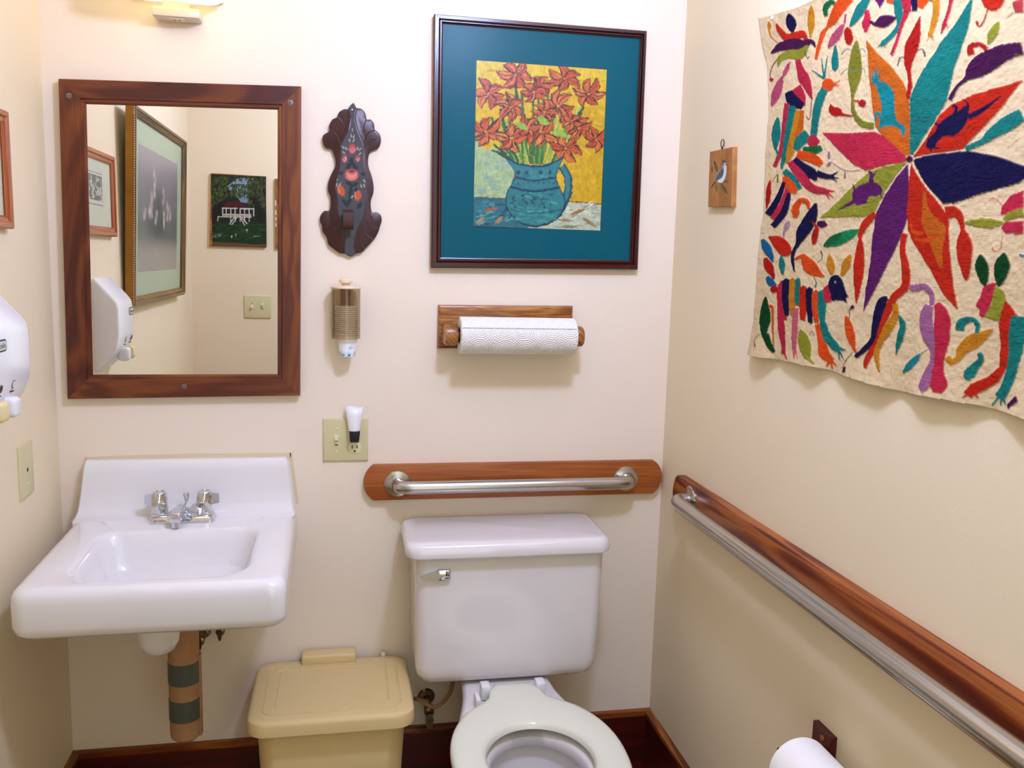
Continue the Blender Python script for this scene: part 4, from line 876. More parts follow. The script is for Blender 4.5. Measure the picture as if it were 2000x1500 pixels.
# the part beyond the picture repeats the left half about the star
star = un(1783, 313, 0, W)[1]; iu = int((-1.30-ta.u0)/ta.cu)
for i in range(iu):
    j = int(round((2*star-(ta.u0+i*ta.cu)-ta.u0)/ta.cu))
    if 0 <= j <= ta.nu: ta.C[:, i] = ta.C[:, j]; ta.H[:, i] = ta.H[:, j]
def smooth_noise(nu, nv, shape, seed):
    g = np.random.default_rng(seed).uniform(-1, 1, (nv+2, nu+2)); y = np.linspace(0, nv, shape[0]); x = np.linspace(0, nu, shape[1]); j = y.astype(int); i = x.astype(int); fy = (y-j)[:, None]; fx = (x-i)[None, :]
    fy = fy*fy*(3-2*fy); fx = fx*fx*(3-2*fx); return (g[j][:, i]*(1-fx)+g[j][:, i+1]*fx)*(1-fy)+(g[j+1][:, i]*(1-fx)+g[j+1][:, i+1]*fx)*fy
emb = ta.H > 0; sh = ta.H.shape
wob = smooth_noise(60, 40, sh, 3)
st = np.sin(ta.V*1500+wob*7+np.sin(ta.U*90)*2.0)*.5+smooth_noise(500, 500, sh, 4)*.5
ta.C[emb] *= (np.array((.66, .56, .42))[None, :])*(1+.13*st[emb]+.10*smooth_noise(30, 20, sh, 5)[emb])[:, None]
ta.C[~emb] *= (np.array((.76, .69, .57))[None, :])*(1+.05*smooth_noise(400, 400, sh, 6)[~emb]+.03*smooth_noise(12, 8, sh, 8)[~emb])[:, None]
ta.H[emb] += .0006*st[emb]
ta.blur(1)
# outline, folds and the loose lower hem
ol = [cA(*q) for q in ((145, 130), (165, 300), (190, 470), (203, 640), (206, 800), (196, 950), (180, 1100), (170, 1300), (165, 1500))]+[cB(*q) for q in ((150, 150), (135, 350), (120, 550), (108, 700), (95, 850), (80, 1050), (190, 1070), (300, 1088), (430, 1112), (560, 1140), (700, 1175), (770, 1200), (940, 1250), (1100, 1300), (1250, 1325), (1400, 1350), (1680, 1405), (1964, 1470))]
ol += [(-1.45, 1.235), (-1.60, 1.215), (-1.60, 1.945), (-1.2, 1.95), (-.9, 1.925)]+[cA(*q) for q in ((520, -5), (370, 60), (205, 112))]
mk = Art(-1.62, -.42, 1.2, 1.975, .0014, lambda a, b: (a, b), '#000000'); mk.poly('#ffffff', ol)
inside = mk.C[..., 0] > .5
U_, V_ = ta.U, ta.V
low = np.exp(-np.clip(V_-1.235, 0, 1)/.055); side = np.exp(-np.clip(-.45-U_, 0, 1)/.05)
ta.H = ta.H*1.0+.004+.0022*np.sin(U_*61+2*np.sin(V_*9))*(.25+low)+.0016*np.sin(V_*47+3*np.sin(U_*13))*np.exp(-np.clip(1.93-V_, 0, 1)/.12)+low*(.012+.007*np.sin(U_*33+.7))+side*(.006+.003*np.sin(V_*23))+.0007*smooth_noise(90, 60, sh, 9)+.0005*smooth_noise(260, 160, sh, 10)
t = thing('embroidered_cloth', (W, -1.0, 1.22), 'cream cotton cloth embroidered with a bright star flower and animals', 'wall hanging')
def masked(a, name, P, h, m, par, ins_):
    nu, nv = a.nu+1, a.nv+1; X = np.stack([np.asarray(q)*np.ones_like(a.U) for q in P(a.U, a.V, h+a.H)], -1).reshape(-1, 3)
    idx = np.arange(nu*nv).reshape(nv, nu); ok = ins_[:-1, :-1] & ins_[:-1, 1:] & ins_[1:, 1:] & ins_[1:, :-1]
    q = np.stack([idx[:-1, :-1], idx[:-1, 1:], idx[1:, 1:], idx[1:, :-1]], -1)[ok]
    used = np.unique(q); re_ = -np.ones(nu*nv, int); re_[used] = np.arange(len(used)); q = re_[q]; X = X[used]; col = np.concatenate([a.C.reshape(-1, 3)[used], np.ones((len(used), 1))], 1)
    me = bpy.data.meshes.new(name); me.vertices.add(len(X)); me.vertices.foreach_set('co', X.ravel()); me.loops.add(len(q)*4); me.loops.foreach_set('vertex_index', q.ravel().astype(np.int32))
    me.polygons.add(len(q)); me.polygons.foreach_set('loop_start', np.arange(0, len(q)*4, 4, dtype=np.int32)); me.polygons.foreach_set('loop_total', np.full(len(q), 4, dtype=np.int32)); me.update(calc_edges=True)
    at = me.color_attributes.new('Col', 'FLOAT_COLOR', 'POINT'); at.data.foreach_set('color', col.ravel()); return link_mesh(name, me, m, par, True, 180)
o = masked(ta, 'cloth', PR, .0, M['cloth'], t, inside); md = o.modifiers.new('thickness', 'SOLIDIFY'); md.thickness = .0009
pp = un(1506, 34, 0, W-.008); bm = B(); lathe(bm, [(.0045, 0), (.0045, .0015), (.002, .0035), (0, .004)], (W-.008, pp[1]-.006, pp[2]-.002), (-1, 0, 0), 18); obj('push_pin', bm, M['white_plastic'], t)

# ================================================================== FRAMED LILY PICTURE
fo = qb((848, 27), (1264, 60), (1246, 527), (842, 523), y=-.022); fi = qb((865, 46), (1250, 75), (1229, 508), (861, 503), y=-.012)
t = thing('framed_picture', (1.17, 0, fo[3][1]), 'large picture of orange lilies in a blue jug, teal mat, dark red frame', 'framed picture')
bm = B(); mitre(bm, PB, fo, fi, [(0, 0), (0, .020), (.12, .024), (.5, .024), (.62, .0185), (.72, .020), (.82, .020), (.9, .0145), (1, .0135), (1, .008)]); obj('frame', bm, M['mahogany'], t, angle=20)
def grow(q, k): c = np.mean(q, 0); return [tuple(c+(np.array(a)-c)*k) for a in q]
bm = B(); prism(bm, PB, grow(fi, 1.012), .004, .009); obj('mat_board', bm, M['mat_teal'], t, False)
cp = crop_back(830, 10, 2.831, -.009)
cn = [cp(*q) for q in ((285, 308), (1003, 355), (971, 1242), (268, 1227))]
bm = B(); prism(bm, PB, [tuple(a) for a in grow(cn, 1.006)], .009, .0092); obj('mat_bevel', bm, M['black'], t, False)
us = [q[0] for q in cn]; vs_ = [q[1] for q in cn]
a = Art((us[0]+us[3])/2, (us[1]+us[2])/2, (vs_[2]+vs_[3])/2, (vs_[0]+vs_[1])/2, .0011, cp, '#dcb420'); a.jit = .10
a.poly('#d2a914', [(760, 560), (1010, 560), (1010, 1100), (780, 1100)]); a.poly('#e0bf3c', [(280, 300), (1010, 340), (1010, 420), (280, 420)])
a.poly('#a9bfa0', [(255, 740), (330, 800), (420, 780), (500, 850), (500, 1070), (255, 1065)], True); a.poly('#9fb9a6', [(255, 930), (470, 900), (470, 1070), (255, 1064)])
a.poly('#256f90', [(255, 1062), (480, 1072), (600, 1240), (600, 1260), (255, 1250)]); a.poly('#bfc8c8', [(650, 1090), (1010, 1098), (1010, 1260), (560, 1260), (600, 1160)])
a.tube('#6a2a18', [(270, 1062, 5), (450, 1072, 5)]); a.tube('#7a3018', [(790, 1086, 6), (980, 1100, 5)])
def sc2(cols, n, x0, x1, y0, y1, L, wd, an, sp=.5):
    for _ in range(n):
        x, y, g = random.uniform(x0, x1), random.uniform(y0, y1), an+random.uniform(-sp, sp); l = L*random.uniform(.5, 1.3)
        a.tube(random.choice(cols), [(x, y, wd*.5), (x+l*.5*math.cos(g), y+l*.5*math.sin(g), wd*random.uniform(.7, 1.3)), (x+l*math.cos(g), y+l*math.sin(g), 2)], sm=False)
sc2(['#d8b028', '#cba01a', '#e2c040'], 130, 300, 990, 320, 1060, 60, 12, .2) ; 
a.poly('#a9bfa0', [(270, 770), (330, 810), (420, 790), (480, 850), (480, 1066), (270, 1062)]); sc2(['#b4c8a4', '#98b49c', '#a4b8b0', '#8fb0b4'], 60, 275, 450, 820, 1040, 60, 14, .1)
sc2(['#1f6486', '#3a86a4', '#57a0b4', '#2a7894', '#16506f'], 90, 275, 480, 1080, 1225, 46, 12, -.3); sc2(['#d8dcd8', '#a0acb0', '#8f9cb0', '#c8ccc4', '#e4e4dc'], 80, 700, 960, 1105, 1230, 40, 9, -.2)
for x, y, l, g, c in ((330, 1135, 70, -.15, '#b0603c'), (285, 1210, 60, -.7, '#b89070'), (390, 1210, 60, -.8, '#a88a70'), (800, 1160, 90, -.35, '#b0784c'), (870, 1175, 90, .6, '#9c8a5c'), (740, 1185, 80, .1, '#b09078'), (750, 1225, 90, 0, '#8f9080')):
    a.leaf(c, x, y, x+l*math.cos(g), y+l*math.sin(g), 20); a.tube('#6a5038', [(x, y+4, 2), (x+l*math.cos(g), y+l*math.sin(g)+4, 3)])
# stems
for k in range(46):
    x1 = random.uniform(480, 740); x0 = 600+(x1-600)*2.0+random.uniform(-40, 40); y0 = random.uniform(480, 700)
    a.tube(random.choice(['#2f6e38', '#5e9440', '#8fb050', '#1e5030', '#c0c860', '#477a30']), [(x0, y0, 12), ((x0+x1)/2, 760, 13), (x1, 880, 9)])
for q in (((380, 770), (450, 830)), ((370, 800), (470, 850)), ((880, 560), (830, 640)), ((750, 440), (720, 520)), ((500, 430), (510, 520))):
    a.tube('#24503a', [(*q[0], 12), (*q[1], 20)])
def lily(x, y, s, rot, pal):
    for k in range(6):
        g = rot+k*PI/3+random.uniform(-.2, .2); l = s*random.uniform(.85, 1.15); cv = random.choice((-1, 1))*s*.28
        ex, ey = x+l*math.cos(g)-cv*math.sin(g), y+l*math.sin(g)*.9+cv*math.cos(g); mx, my = x+l*.55*math.cos(g)+cv*.2*math.sin(g), y+l*.5*math.sin(g)
        a.tube('#3a2018', [(x, y, s*.16), (mx, my, s*.56), (ex, ey, 7)]); a.tube(random.choice(pal), [(x, y, s*.13), (mx, my, s*.46), (ex, ey, 3)])
        a.tube(random.choice(['#d87850', '#d88848', '#a83820', '#d89078']), [(x, y, 3), (mx+3, my-4, s*.08), (ex, ey, 2)])
        for _ in range(3): q = random.uniform(-.16, .16)*s; a.tube(random.choice(['#9c2c18', '#c85a34', '#b0481c', '#d0683c', '#4a2418']), [(x+q*.3, y, 3), (mx+q, my+q*.5, 6), (ex+q*.2, ey, 2)])
        a.tube('#34201c', [(x+s*.1*math.sin(g), y, 2), (mx+s*.2*math.sin(g), my-s*.2*math.cos(g), 5), (ex, ey, 3)])
    for k in range(5):
        g = rot+k*1.2; a.tube('#40301c', [(x, y, 2), (x+s*.35*math.cos(g), y+s*.35*math.sin(g), 4)], sm=False)
    a.dot('#d8a040', x, y, s*.07)
pr1 = ['#cc5e3c', '#d46c44', '#c04e30', '#dc8058']; pr2 = ['#dc7434', '#d05c24', '#e08840', '#c85024']
for f in ((350, 490, 95, .3), (500, 385, 100, .1), (770, 405, 92, .5), (905, 490, 88, .2), (640, 440, 70, 1.), (475, 565, 85, .4), (735, 560, 100, .2), (600, 480, 80, .7), (660, 590, 70, .9)): lily(*f, pr1)
for f in ((335, 700, 95, .5), (480, 735, 95, .2), (640, 700, 100, .6), (780, 790, 92, .1), (850, 680, 85, .8), (945, 745, 78, .3), (570, 670, 75, 1.1), (810, 640, 60, .4)): lily(*f, pr2)
for q in ((720, 690), (620, 620), (500, 650)): a.leaf('#8fb84c', q[0], q[1], q[0]+70, q[1]+40, 34)
# jug
jug = [(443, 842), (470, 850), (520, 872), (600, 885), (680, 880), (730, 862), (765, 838), (750, 880), (728, 940), (730, 975), (765, 1040), (778, 1100), (755, 1160), (700, 1205), (620, 1228), (540, 1215), (480, 1170), (447, 1110), (448, 1050), (470, 1000), (495, 945), (485, 905), (460, 870)]
a.tube('#15506a', [(755, 890, 44), (790, 950, 44), (790, 1040, 44), (760, 1110, 44), (730, 1165, 40)]); a.tube('#3a7fa0', [(755, 890, 24), (786, 950, 24), (786, 1040, 22), (758, 1105, 22), (730, 1155, 20)])
a.poly('#0e3f5c', jug, True); c = np.mean(jug, 0); a.poly('#2c7f98', [tuple(c+(np.array(q)-c)*.955) for q in jug], True)
def insidej(n, x0, x1, y0, y1, cols, L, wd, an): 
    sc2(cols, n, x0, x1, y0, y1, L, wd, an, .3)
insidej(70, 480, 700, 1030, 1190, ['#2a8a98', '#3c96a4', '#1f6f8c', '#4aa4a8'], 50, 12, .1); insidej(24, 510, 690, 890, 960, ['#3488a0', '#246c90', '#4498ac'], 40, 12, .1)
a.tube('#123f6c', [(470, 1005, 12), (600, 1030, 14), (745, 1008, 12)]); a.tube('#123f6c', [(495, 950, 10), (600, 970, 10), (728, 952, 10)]); a.tube('#1a5078', [(475, 1130, 6), (600, 1152, 7), (760, 1130, 6)]); a.tube('#123f6c', [(446, 845, 9), (520, 878, 12), (600, 890, 12), (680, 884, 12), (762, 842, 10)])
for x in (490, 550, 600, 650, 700): 
    for k in range(7): a.tube('#13285e', [(x+random.uniform(-16, 16), 1050+k*11, 7), (x+random.uniform(-16, 16), 1054+k*11, 5)], sm=False)
for x in range(510, 720, 28): a.tube('#143c60', [(x, 975+8*math.sin(x), 4), (x+12, 985, 7)], sm=False)
for x in (515, 560, 640, 690): a.dot('#1a4878', x, 925, 12)
shp = a.C.shape[:2]; dx = (smooth_noise(70, 90, shp, 21)*1.4).round().astype(int); dy = (smooth_noise(70, 90, shp, 22)*1.4).round().astype(int)
jj, ii = np.indices(shp); a.C[:] = a.C[np.clip(jj+dy, 0, shp[0]-1), np.clip(ii+dx, 0, shp[1]-1)]
a.C *= (1+.16*smooth_noise(110, 50, shp, 23)+.10*smooth_noise(30, 60, shp, 24))[..., None]; a.C *= np.array((.92, .88, .60))
a.blur(1)
a.mesh('print', PB, .0095, M['print'], t)
bm = B(); prism(bm, PB, fi, .0105, .0122); obj('glazing', bm, M['glass'], t, False)

# ================================================================== CARVED WOODEN PLAQUE WITH A HOLDER
ck = crop_back(600, 180, 4.41, -.012)
half = [(400, 92), (425, 135), (460, 140), (492, 165), (508, 205), (512, 235), (548, 235), (575, 270), (582, 320), (612, 345), (633, 385), (633, 440), (612, 482), (570, 500), (540, 520), (525, 580), (528, 640), (555, 720), (572, 800), (570, 870), (550, 930), (548, 985), (560, 1035), (600, 1035), (635, 1060), (642, 1110), (630, 1150), (615, 1200), (595, 1240), (565, 1280), (520, 1330), (470, 1380), (420, 1392), (375, 1418)]
left = [(325, 1392), (280, 1388), (225, 1350), (180, 1310), (165, 1250), (130, 1200), (125, 1150), (108, 1110), (118, 1055), (150, 1022), (190, 1020), (200, 970), (198, 900), (178, 850), (180, 780), (210, 700), (240, 640), (240, 580), (222, 520), (205, 490), (160, 480), (132, 430), (138, 370), (190, 335), (188, 290), (215, 235), (255, 215), (275, 170), (320, 145), (350, 145), (370, 115)]
t = thing('wooden_plaque', (.7, 0, 1.426), 'dark red scalloped wooden wall plaque with painted roses and a small holder', 'wall plaque')
bm = B(); prism(bm, PB, catmull([ck(*q) for q in half+left], 3), 0, .014, .004, 2); obj('board', bm, M['dred'], t, angle=30)
a = Art(.618, .78, 1.42, 1.80, .0012, lambda x, y: ck(x, y), '#000000'); a.jit = .05
pan = [(400, 96), (425, 140), (408, 190), (408, 240), (430, 330), (470, 430), (487, 500), (480, 600), (500, 700), (512, 800), (500, 900), (500, 1000), (480, 1080), (440, 1160), (410, 1250), (400, 1330), (420, 1392), (375, 1414), (325, 1392), (320, 1330), (335, 1250), (300, 1160), (272, 1080), (262, 1000), (262, 920), (238, 820), (260, 720), (285, 620), (288, 520), (286, 460), (330, 380), (372, 300), (378, 240), (366, 180), (346, 146), (372, 110)]
a.poly('#ffffff', pan); keep = a.C[..., 0] > .5; a.C[:] = lin('#454444')
a.dot('#15100e', 386, 153, 16)
gd = '#1c2c30'
for x, y, l, g in ((390, 610, 50, 1.0), (370, 610, 50, 2.1), (330, 640, 60, .6), (440, 640, 60, 2.5), (380, 560, 70, 1.57), (380, 800, 120, 1.7), (330, 770, 70, .5), (440, 780, 70, 2.6), (430, 820, 80, 2.0), (300, 920, 90, .9), (470, 950, 70, 2.2), (310, 690, 50, 2.8), (460, 700, 50, .3), (380, 900, 100, 2.0)): a.leaf(gd, x, y, x+l*math.cos(g), y+l*math.sin(g), 34)
for x, y, w, h_ in ((388, 490, 34, 46), (322, 575, 24, 36), (436, 572, 22, 30)): a.dot('#9a4440', x, y, w, ry=h_); a.dot('#b46058', x+3, y+6, w*.6, ry=h_*.6); a.tube('#d8a090', [(x-w*.7, y, 3), (x, y+h_*.7, 5), (x+w*.7, y, 3)])
a.dot('#a84c40', 382, 713, 62, ry=54); a.dot('#c47060', 384, 722, 50, ry=40); a.dot('#7a2820', 386, 690, 26, ry=22)
for q in (16, 34, 50): a.tube('#d8988a', [(386-q, 690, 3), (384, 694+q*.9, 6), (386+q, 690, 3)])
for x, y, g in ((300, 850, .5), (440, 895, -.4)): a.leaf('#b4552c', x-40*math.sin(g)-12, y-50, x+30*math.sin(g), y+45, 64); a.tube('#e0a070', [(x-34, y-40, 4), (x-20, y+20, 5)])
for x, y, g in ((390, 310, 1.57), (376, 360, 1.4), (404, 370, 1.8), (358, 400, 1.2), (410, 405, 2.2), (300, 465, .9), (300, 510, .6), (326, 470, 1.0), (465, 480, 2.3), (440, 470, 2.0), (470, 520, 2.5), (265, 745, 2.4), (260, 780, 1.9), (290, 780, 2.0), (480, 750, .9), (485, 790, 1.2), (460, 795, 1.2), (400, 890, 2.4), (330, 550, 1.5)): a.tube('#b8b0a0', [(x, y, 3), (x+18*math.cos(g), y+18*math.sin(g), 8), (x+34*math.cos(g), y+34*math.sin(g), 3)])
a.blur(1); a.H += .0
masked(a, 'painted_panel', PB, .0146, M['plaque'], t, keep)
def groove(P_, w=6): 
    bm = B(); Q = [ck(x, y) for x, y in [tuple(q) for q in catmull(P_, 6, False)]]; sweep(bm, [(q[0], -.0138, q[1]) for q in Q], .0012, 8); obj('carved_line', bm, M['dred'], t)
for gL in ([(262, 215), (300, 260), (302, 300)], [(190, 335), (250, 370), (275, 430), (280, 480)], [(512, 235), (490, 290), (495, 350)], [(580, 330), (530, 350), (500, 400), (498, 480)], [(350, 150), (355, 240), (320, 330), (290, 420)], [(430, 140), (415, 220), (440, 330), (490, 440)], [(130, 1165), (200, 1160), (270, 1100)], [(170, 1245), (240, 1215), (300, 1160)], [(620, 1175), (560, 1165), (500, 1090)], [(565, 1270), (500, 1220), (470, 1150)], [(495, 1350), (450, 1290), (440, 1200)], [(175, 400), (210, 410), (218, 440)], [(590, 410), (550, 410), (548, 450)], [(550, 1060), (570, 1110), (600, 1115)]): groove(gL)
bm = B(); q0 = ck(328, 1000); q1 = ck(446, 1210)
hx0, hx1, hz1, hz0 = .6775, .7035, q0[1]-.004, q1[1]+.006
L = []
for x in (hx0, hx0+.001, hx1-.001, hx1):
    k = .0 if hx0 < x < hx1 else .001
    L.append([(x, -y, z) for y, z in ((.013, hz1-.012), (.030+0, hz1-.004-k), (.040-k, hz1-k), (.047-k, hz1-.008), (.049-k, hz1-.025), (.049-k, hz0+.008), (.045-k, hz0+k), (.036, hz0+k), (.036, hz1-.02), (.030, hz1-.02), (.013, hz1-.03))])
loft(bm, L); obj('holder', bm, M['dred'], t, angle=30)
hp = ck(386, 153); bm = B(); lathe(bm, [(.0028, 0), (.0028, .001), (0, .0012)], (hp[0], -.0142, hp[1]), (0, -1, 0), 14); obj('nail', bm, M['screw'], t)

# ================================================================== SMALL BIRD PLAQUE ON THE RIGHT WALL
cb = crop_right(1360, 250, 8.82, W-.012)
q4 = [cb(*q) for q in ((228, 408), (625, 322), (600, 1352), (195, 1360))]
t = thing('bird_plaque', (W, q4[0][0], q4[3][1]), 'small wooden plaque painted with a grey bird, hanging by a ring', 'wall plaque')
bm = B(); prism(bm, PR, q4, 0, .0115, .0015, uvaxis=1); obj('board', bm, wood('bird_plaque_wood', '#84501e', '#a5692c', '#b87c3c', .5, 26, .1, contrast=.25), t, False)
us = [q[0] for q in q4]; vs_ = [q[1] for q in q4]
a = Art(max(us[1], us[2]), min(us[0], us[3]), max(vs_[2], vs_[3]), min(vs_[0], vs_[1]), .0007, cb, '#000000'); a.jit = .06; mks = np.zeros_like(a.H, bool)
old = a.put
def put2(w, m, col, h): old(w, m, col, h); mks[w[2]:w[3], w[0]:w[1]] |= m
a.put = put2
for x, y, x1, y1, w, c in ((320, 600, 360, 760, 60, '#5f5a28'), (310, 560, 330, 640, 30, '#4a2f14'), (330, 930, 350, 1110, 50, '#6a6a34'), (430, 960, 530, 1140, 60, '#5a5222'), (460, 930, 560, 910, 44, '#55582c'), (270, 650, 265, 790, 16, '#3a1e10'), (340, 900, 240, 1050, 22, '#3a2616'), (480, 1205, 520, 1210, 20, '#3c2a18')): a.leaf(c, x, y, x1, y1, w)
a.poly('#8b9090', [(450, 560), (500, 560), (530, 640), (520, 720), (510, 820), (460, 930), (400, 950), (340, 910), (320, 890), (370, 760), (440, 680)], True)
a.poly('#d8d8d4', [(480, 610), (515, 650), (512, 800), (460, 925), (400, 945), (370, 905), (440, 860), (470, 760)], True)
a.poly('#4c5a5a', [(455, 690), (470, 770), (430, 850), (330, 905), (370, 800)], True); a.poly('#5a5048', [(445, 550), (490, 556), (522, 600), (500, 598), (470, 612), (452, 650)], True)
a.dot('#1c1a1c', 492, 634, 9); a.leaf('#1c1614', 505, 635, 535, 645, 18); a.tube('#2a2018', [(430, 950, 12), (440, 975, 16)])
masked(a, 'painted_bird', PR, .0119, M['paint'], t, mks); 
rc = un(1411, 280, 0, W-.006); bm = B(); n = 28; sweep(bm, [(W-.006, rc[1]+.0088*math.cos(2*PI*k/n), rc[2]+.0085*math.sin(2*PI*k/n)) for k in range(n+1)], .0011, 8); lathe(bm, [(.0022, 0), (.0022, .006)], (W-.006, rc[1], rc[2]-.0145), (0, 0, 1), 12); obj('ring', bm, M['black'], t)

# ================================================================== PICTURES ON THE LEFT WALL
t = thing('framed_picture', (0, -.42, 1.465), 'small picture in an orange-brown wooden frame on the left wall', 'framed picture')
A0, A1, Z0, Z1 = -.60, -.272, 1.462, 1.695
o4 = [(A0, Z1), (A1, Z1), (A1, Z0), (A0, Z0)]; i4 = [(A0+.026, Z1-.026), (A1-.026, Z1-.026), (A1-.026, Z0+.026), (A0+.026, Z0+.026)]
bm = B(); mitre(bm, PL, o4, i4, [(0, 0), (0, .014), (.1, .018), (.45, .018), (.55, .014), (.85, .013), (1, .010), (1, .004)]); obj('frame', bm, M['redframe'], t, angle=20)
bm = B(); prism(bm, PL, grow(i4, 1.03), .003, .007); obj('mat_board', bm, M['mat_cream'], t, False)
cs = lambda x, y: (lambda p_: (p_[1], p_[2]))(refl(160+x/3.409, 200+y/3.409, 0, .008))
pb = cs(136, 480); pc = cs(138, 690); pw0, pw1, ph0, ph1 = pb[0]-.0, -.34, (pc[1]), pb[1]
bm = B(); prism(bm, PL, rect(min(pb[0], pw1), max(pb[0], pw1), ph0, ph1), .007, .0074); lt = obj('print_border', bm, M['slot'], t, False)
a = Art(pb[0]+.002, pw1-.002, ph0+.002, ph1-.002, .0012, cs, '#d8d2b8')
u0_, u1_ = a.u0+.006, a.u0+a.nu*a.cu-.006; v0_, v1_ = a.v0+.010, a.v0+a.nv*a.cv-.006
a.conv = lambda x, y: (x, y)
a.poly('#181612', rect(u0_, u1_, v0_, v1_))
for k in range(46):
    x, y, g = random.uniform(u0_+.004, u1_-.004), random.uniform(v0_+.004, v1_-.004), random.uniform(0, 2*PI)
    a.tube('#cfc9b0', [(x, y, .002), (x+.009*math.cos(g), y+.009*math.sin(g), .0052), (x+.015*math.cos(g+.9), y+.015*math.sin(g+.9), .002)])
a.mesh('print', PL, .0078, M['print'], t)
bm = B(); prism(bm, PL, i4, .0085, .0098); obj('glazing', bm, M['glass'], t, False)

cg = lambda x, y: (lambda p_: (p_[1], p_[2]))(refl(160+x/3.409, 200+y/3.409, 0, .035))
t = thing('framed_picture', (0, -1.2, 1.24), 'large gold framed picture with a pale green mat, reflected in the mirror', 'framed picture')
G0, G1, Y2, Y3 = 1.245, 1.868, -1.625, -.708
TL_ = lambda u, v, h: (h+.006+(v-G0)*.035, u, v)      # hangs tilted forward a little
fw_ = .030
o4 = [(Y2, G1), (Y3, G1), (Y3, G0), (Y2, G0)]; i4 = [(Y2+fw_, G1-fw_), (Y3-fw_, G1-fw_), (Y3-fw_, G0+fw_), (Y2+fw_, G0+fw_)]
bm = B(); mitre(bm, TL_, o4, i4, [(0, .024), (.18, .030), (.42, .030), (.5, .025), (.62, .026), (.8, .022), (.9, .021), (1, .018), (1, .012)]); obj('frame', bm, M['gold'], t, angle=20)
bm = B(); mitre(bm, TL_, o4, grow(o4, .985), [(0, .0235), (0, 0), (1, 0)]); obj('frame_side', bm, M['goldside'], t, False)
bm = B()
for k in range(86):
    z = G0+.004+k*(G1-G0-.008)/85; p_ = TL_(Y3+.0006, z, .0262); bmesh.ops.create_icosphere(bm, subdivisions=1, radius=.0021, matrix=Matrix.Translation(p_))
obj('beaded_edge', bm, M['cream'], t)
bm = B(); prism(bm, TL_, grow(i4, 1.02), .006, .012); obj('mat_board', bm, M['mat_green'], t, False)
cu_ = [Y2+.115, Y3-.115, G0+.108, G1-.105]
a = Art(cu_[0], cu_[1], cu_[2], cu_[3], .005, lambda x, y: (cu_[1]-x*(cu_[1]-cu_[0]), cu_[3]-y*(cu_[3]-cu_[2])), '#7a6c6c'); a.jit = .03
gx = np.linspace(0, 1, a.nv+1)[::-1, None, None]; c0_, c1_, c2_, c3_ = [np.array(lin(c)) for c in ('#a09090', '#746a6c', '#505650', '#988a7c')]
def lerp(t_): return np.where(t_ < .35, c0_+(c1_-c0_)*np.clip(t_/.35, 0, 1), np.where(t_ < .72, c1_+(c2_-c1_)*np.clip((t_-.35)/.37, 0, 1), c2_+(c3_-c2_)*np.clip((t_-.72)/.12, 0, 1)))
a.C[:] = lerp(gx)*np.ones((1, a.nu+1, 1))
for x, y, l, w, c in ((.47, .40, .13, .20, '#1c2a20'), (.45, .58, .3, .50, '#283430'), (.52, .62, .2, .3, '#1c2c24')): a.dot(c, x, y, w/2, ry=l/2)
a.blur(60)
def rx_(P_): return P_
for x, y, n, dy in ((.38, .15, 6, .06), (.30, .36, 6, .05), (.42, .5, 4, .04), (.15, .5, 4, .03), (.72, .40, 5, .05), (.62, .5, 5, .045), (.80, .44, 4, .04), (.6, .3, 4, .05), (.27, .46, 4, .04)):
    for k in range(n): a.dot(random.choice(['#c8b4a8', '#b49c98', '#d4c4b0', '#a88c90']), x+random.uniform(-.02, .02), y+k*dy*.7, .028, ry=.022)
a.dot('#2a4858', .5, .57, .03); a.dot('#c0b0a0', .45, .87, .05, ry=.008)
a.blur(3); a.tube('#b4a894', [(0, .93, .004), (1, .93, .004)])
a.mesh('print', TL_, .0128, M['print'], t)
bm = B(); prism(bm, TL_, i4, .0140, .0155); obj('glazing', bm, M['glass'], t, False)

# ================================================================== PICTURES ON THE DOORWAY WALL, SEEN IN THE MIRROR
ch = lambda x, y: (lambda p_: (p_[0], p_[2]))(refl(380+x/4.689, 320+y/4.689, 1, FRONT+.012))
q4 = [ch(*q) for q in ((148, 85), (655, 115), (650, 768), (137, 755))]
t = thing('painted_board', (q4[0][0], FRONT, q4[3][1]), 'unframed board painting of a white porched house under dark trees', 'painting')
bm = B(); prism(bm, PF, q4, 0, .012, .001); obj('board', bm, M['oak'], t, False)
a = Art(q4[0][0]+.001, q4[1][0]-.001, (q4[2][1]+q4[3][1])/2+.002, (q4[0][1]+q4[1][1])/2-.003, .0011, ch, '#14200f'); a.jit = .15
a.poly('#8fa4b8', [(290, 210), (400, 130), (560, 130), (520, 240), (480, 330), (410, 330), (340, 260)]); a.poly('#7f98ac', [(400, 300), (500, 300), (480, 360), (420, 350)]); a.poly('#14300f', [(120, 530), (670, 530), (670, 740), (120, 740)])
def sk(cols, n, x0, x1, y0, y1, L, wd, an, sp=.5):
    for _ in range(n):
        x, y, g = random.uniform(x0, x1), random.uniform(y0, y1), an+random.uniform(-sp, sp); a.tube(random.choice(cols), [(x, y, wd), (x+L*math.cos(g), y+L*math.sin(g), 2)], sm=False)
sk(['#2c3a18', '#46521f', '#1c2a12', '#5a6430', '#10180c'], 420, 140, 310, 95, 380, 34, 14, 1.7, .6); sk(['#2c3a18', '#46521f', '#1c2a12', '#5a6430', '#10180c'], 420, 490, 650, 120, 380, 34, 14, 1.7, .6); sk(['#2c3a18', '#4a5822', '#1c2a12'], 160, 330, 500, 180, 300, 30, 14, 1.7, .8); sk(['#2c3a18', '#3c4a1c'], 60, 250, 560, 90, 150, 34, 12, 1.7, .8)
for P_ in ([(170, 700, 30), (190, 500, 50), (230, 380, 50), (320, 340, 20)], [(640, 700, 30), (600, 480, 50), (560, 350, 40), (500, 300, 14)]): a.tube('#1c120a', P_)
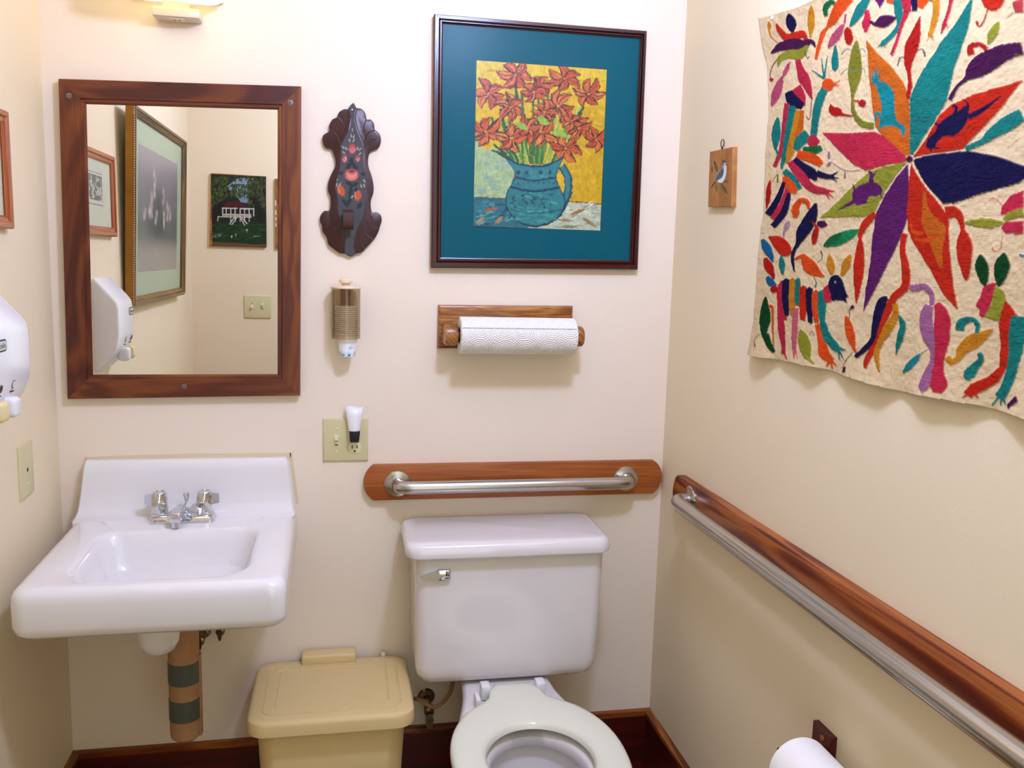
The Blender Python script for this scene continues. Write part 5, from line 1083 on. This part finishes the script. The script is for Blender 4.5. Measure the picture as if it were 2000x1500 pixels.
sk(['#1c4418', '#0e2a10', '#28501c', '#14340f'], 160, 140, 620, 540, 700, 60, 12, 0, .2)
a.poly('#4c140c', [(290, 350), (400, 345), (470, 380), (480, 400), (270, 400)]); a.poly('#241810', [(255, 400), (550, 400), (545, 500), (250, 500)])
for x in (258, 290, 332, 372, 418, 458, 500, 542): a.tube('#d8d8d0', [(x, 405, 9), (x, 530 if 300 < x < 520 else 480, 8)], sm=False)
a.tube('#e0e0d8', [(250, 406, 10), (395, 408, 9)]); a.tube('#e0e0d8', [(425, 410, 10), (548, 414, 9)]); a.tube('#c8c0a0', [(260, 465, 18), (520, 470, 18)]); a.tube('#e0e0d8', [(212, 484, 8), (525, 488, 8)])
for P_ in ([(365, 490, 8), (320, 555, 8)], [(385, 495, 7), (340, 560, 7)], [(430, 490, 8), (482, 550, 8)], [(420, 498, 7), (462, 565, 7)], [(215, 484, 7), (213, 525, 7)]): a.tube('#e0e0d8', P_, sm=False)
for x, y, s_ in ((480, 605, 9), (340, 665, 9), (378, 645, 6)): a.dot('#c8d0b8', x, y, s_); a.tube('#a8b098', [(x, y+6, 6), (x, y+24, 3)], sm=False)
sk(['#a8b490', '#d0d4b8', '#708058'], 22, 160, 240, 645, 665, 14, 4, 0, 1.5); sk(['#a8b490', '#708058'], 12, 535, 590, 658, 668, 14, 3, 0, .6)
a.poly('#6a4c2c', [(120, 712), (260, 718), (400, 725), (560, 738), (670, 735), (670, 800), (120, 800)])
a.C *= .75; a.blur(1); a.mesh('painting', PF, .0128, M['paint'], t)
t = thing('carved_panel', (.40, FRONT, 1.455), 'narrow brown wooden panel with white edge marks, cut off by the mirror frame', 'wall panel')
bm = B(); prism(bm, PF, rect(.3755, .455, 1.447, 1.762), 0, .014, .002, uvaxis=1); obj('board', bm, M['oak'], t, False)
bm = B()
for z0, z1 in ((1.64, 1.665), (1.60, 1.622), (1.575, 1.59), (1.545, 1.562)): box(bm, .3765, .380, FRONT+.0135, FRONT+.0148, z0, z1)
obj('edge_mark', bm, M['white_plastic'], t, False)
